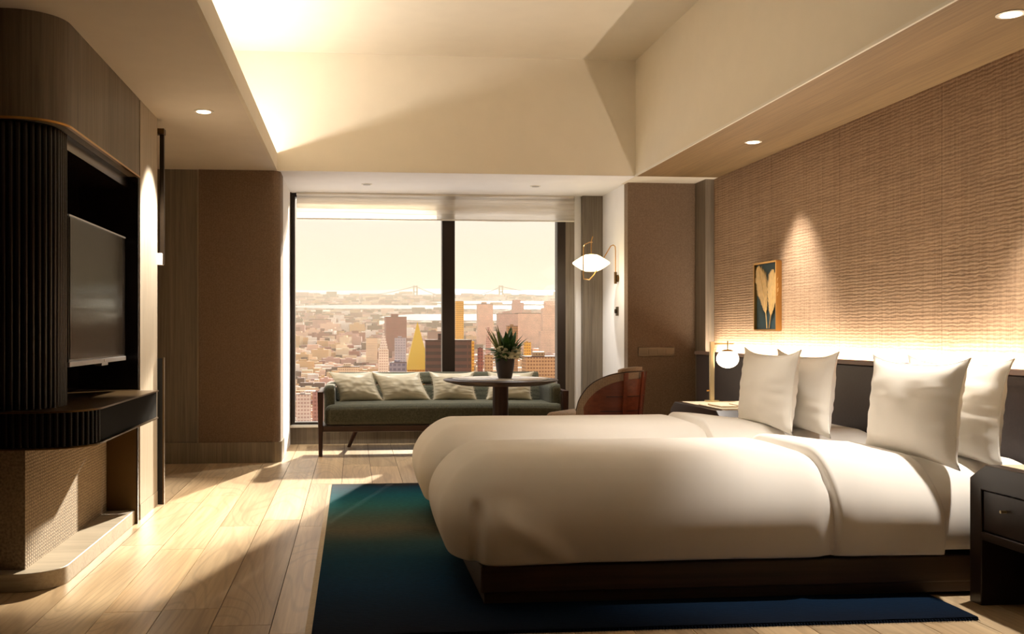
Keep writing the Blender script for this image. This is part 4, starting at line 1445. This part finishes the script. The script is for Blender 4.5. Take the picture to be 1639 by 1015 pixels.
# many small houses: one built, the rest copied
r5 = random.Random(21)
house_mats = ['fac_rose', 'fac_mauve', 'fac_cream', 'fac_maroon', 'fac_white', 'fac_tan', 'roof_dark']
protos = []
for mname in house_mats:
    q = MB().box(-0.5, 0.5, -0.5, 0.5, 0, 1)
    q.box(-0.2, 0.15, -0.2, 0.2, 1, 1.12)
    o = q.build('low_house', mname)
    protos.append(o)
n_h = 0
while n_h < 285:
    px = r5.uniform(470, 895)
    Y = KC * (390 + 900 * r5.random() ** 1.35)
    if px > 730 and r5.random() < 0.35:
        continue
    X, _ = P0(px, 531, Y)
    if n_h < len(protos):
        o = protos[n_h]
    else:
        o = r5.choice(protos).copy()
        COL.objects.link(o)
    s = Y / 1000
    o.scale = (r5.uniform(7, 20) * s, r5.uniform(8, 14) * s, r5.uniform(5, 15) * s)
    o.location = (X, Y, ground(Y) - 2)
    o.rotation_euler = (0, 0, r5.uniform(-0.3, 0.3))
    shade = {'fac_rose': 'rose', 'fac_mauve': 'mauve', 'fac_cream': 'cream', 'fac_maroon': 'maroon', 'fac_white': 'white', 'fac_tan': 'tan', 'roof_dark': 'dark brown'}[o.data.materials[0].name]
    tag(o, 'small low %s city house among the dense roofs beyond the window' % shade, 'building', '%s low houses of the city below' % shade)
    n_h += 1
# beyond those, the quarters blur into one mass of roofs
mb = MB()
slots = []
for i in range(7600):
    px = r5.uniform(330, 1040)
    Y = KC * (385 + 2500 * r5.random() ** 1.5)
    q = Y / KC
    if 1470 < q < 1770 and px > 600 or 1990 < q < 2190 or (2250 < q < 2430 and px > 690):
        continue
    X, _ = P0(px, 531, Y)
    k_ = Y / 1000
    w, d, h_ = r5.uniform(4, 14) * k_, r5.uniform(5, 12) * k_, r5.uniform(3, 10) * k_ * (1.5 if r5.random() < 0.1 else 1)
    if q > 1300:
        h_ *= 0.6
    g = ground(Y)
    mb.box(X - w / 2, X + w / 2, Y, Y + d, g - 4, g + h_)
    slots += [r5.randrange(7)] * 6
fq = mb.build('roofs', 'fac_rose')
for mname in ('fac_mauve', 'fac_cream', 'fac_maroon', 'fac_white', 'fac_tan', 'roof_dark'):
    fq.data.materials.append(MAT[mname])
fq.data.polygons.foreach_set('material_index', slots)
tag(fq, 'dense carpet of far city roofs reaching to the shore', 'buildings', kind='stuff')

# evening haze over the city: a real scattering layer starting beyond the nearest roofs
hm = bpy.data.materials.new('evening_haze')
hm.use_nodes = True
MAT['evening_haze'] = hm
ht = hm.node_tree
ht.nodes.remove(ht.nodes['Principled BSDF'])
vsn = N(ht, 'ShaderNodeVolumeScatter', Density=0.00019, Anisotropy=-0.1)
vsn.inputs['Color'].default_value = (1.0, 0.77, 0.54, 1)
van = N(ht, 'ShaderNodeVolumeAbsorption', Density=0.0)
van.inputs['Color'].default_value = (0, 0, 0, 1)
vad = N(ht, 'ShaderNodeAddShader')
ht.links.new(vsn.outputs[0], vad.inputs[0])
ht.links.new(van.outputs[0], vad.inputs[1])
ht.links.new(vad.outputs[0], ht.nodes['Material Output'].inputs['Volume'])
hz = box(-6000, 8000, 800, 12500, -300, 390).build('evening_haze', 'evening_haze')
tag(hz, 'thin golden evening haze hanging over the city', 'haze', kind='stuff')

# suspension bridge
YBr = 2860 * KC
bx0, zb0 = P0(560, 482, YBr)
br = thing('suspension_bridge', 'faint suspension bridge with two towers on the horizon', 'bridge', (P0(735, 480, YBr)[0], YBr, P0(735, 490, YBr)[1]))
for px in (665, 802):
    X, zt = P0(px, 457, YBr)
    zb = P0(px, 490, YBr)[1]
    m = MB()
    m.box(X - 16, X - 7, YBr, YBr + 16, zb, zt)
    m.box(X + 7, X + 16, YBr, YBr + 16, zb, zt)
    for f in (0.35, 0.7, 0.97):
        m.box(X - 7, X + 7, YBr + 1, YBr + 14, zb + (zt - zb) * f - 5, zb + (zt - zb) * f + 2)
    m.build('bridge_tower', 'bridge_steel', br)
xa, za = P0(540, 476, YBr)
xb, _ = P0(960, 480, YBr)
box(xa, xb, YBr, YBr + 16, za - 6, za).build('deck', 'bridge_steel', br)
X1, zt1 = P0(665, 458, YBr)
X2, _ = P0(802, 458, YBr)
cab = []
for i in range(61):
    X = xa + (xb - xa) * i / 60
    if X < X1:
        f = (X - xa) / (X1 - xa)
        z = za + (zt1 - za) * f * f
    elif X < X2:
        f = (X - X1) / (X2 - X1) * 2 - 1
        z = za + 2 + (zt1 - za - 2) * f * f
    else:
        f = (xb - X) / (xb - X2)
        z = za + (zt1 - za) * f * f
    cab.append((X, YBr + 4, z))
MB().tube(cab, 2.6, 5).build('main_cable', 'bridge_steel', br)

# added unseen pale deck under the window line, bounces sunlight onto the alcove ceiling
tr2 = thing('bounce_deck', 'added unseen pale deck below window, bounces sun onto the alcove ceiling', 'reflector', (-14, 22, -3.0))
box(-40, 5.0, 10.4, 34, -3.0, -2.5).build('bounce_slab', 'bounce_stone', tr2)
for a in ((-40, 5.0, 33.7, 34, -2.5, -2.3), (-40, -39.7, 10.4, 33.7, -2.5, -2.3), (4.7, 5.0, 10.4, 33.7, -2.5, -2.3)):
    box(*a).build('bounce_edge', 'bounce_stone', tr2)

# added unseen block past the right view edge, keeps sun off the rug
wg = thing('sun_blocker', 'added unseen block right of the window, cuts the sun on the floor', 'building', (16, 36, -60))
MB().prism([(5.46, 25.7), (20, 25.7), (28, 48), (13.2, 48)], -60, 40).build('blocker_wall', 'fac_tan', wg)
MB().prism([(5.44, 25.66), (20.1, 25.66), (28.1, 48.1), (13.15, 48.1)], 40, 41).build('blocker_cap', 'fac_cream', wg)
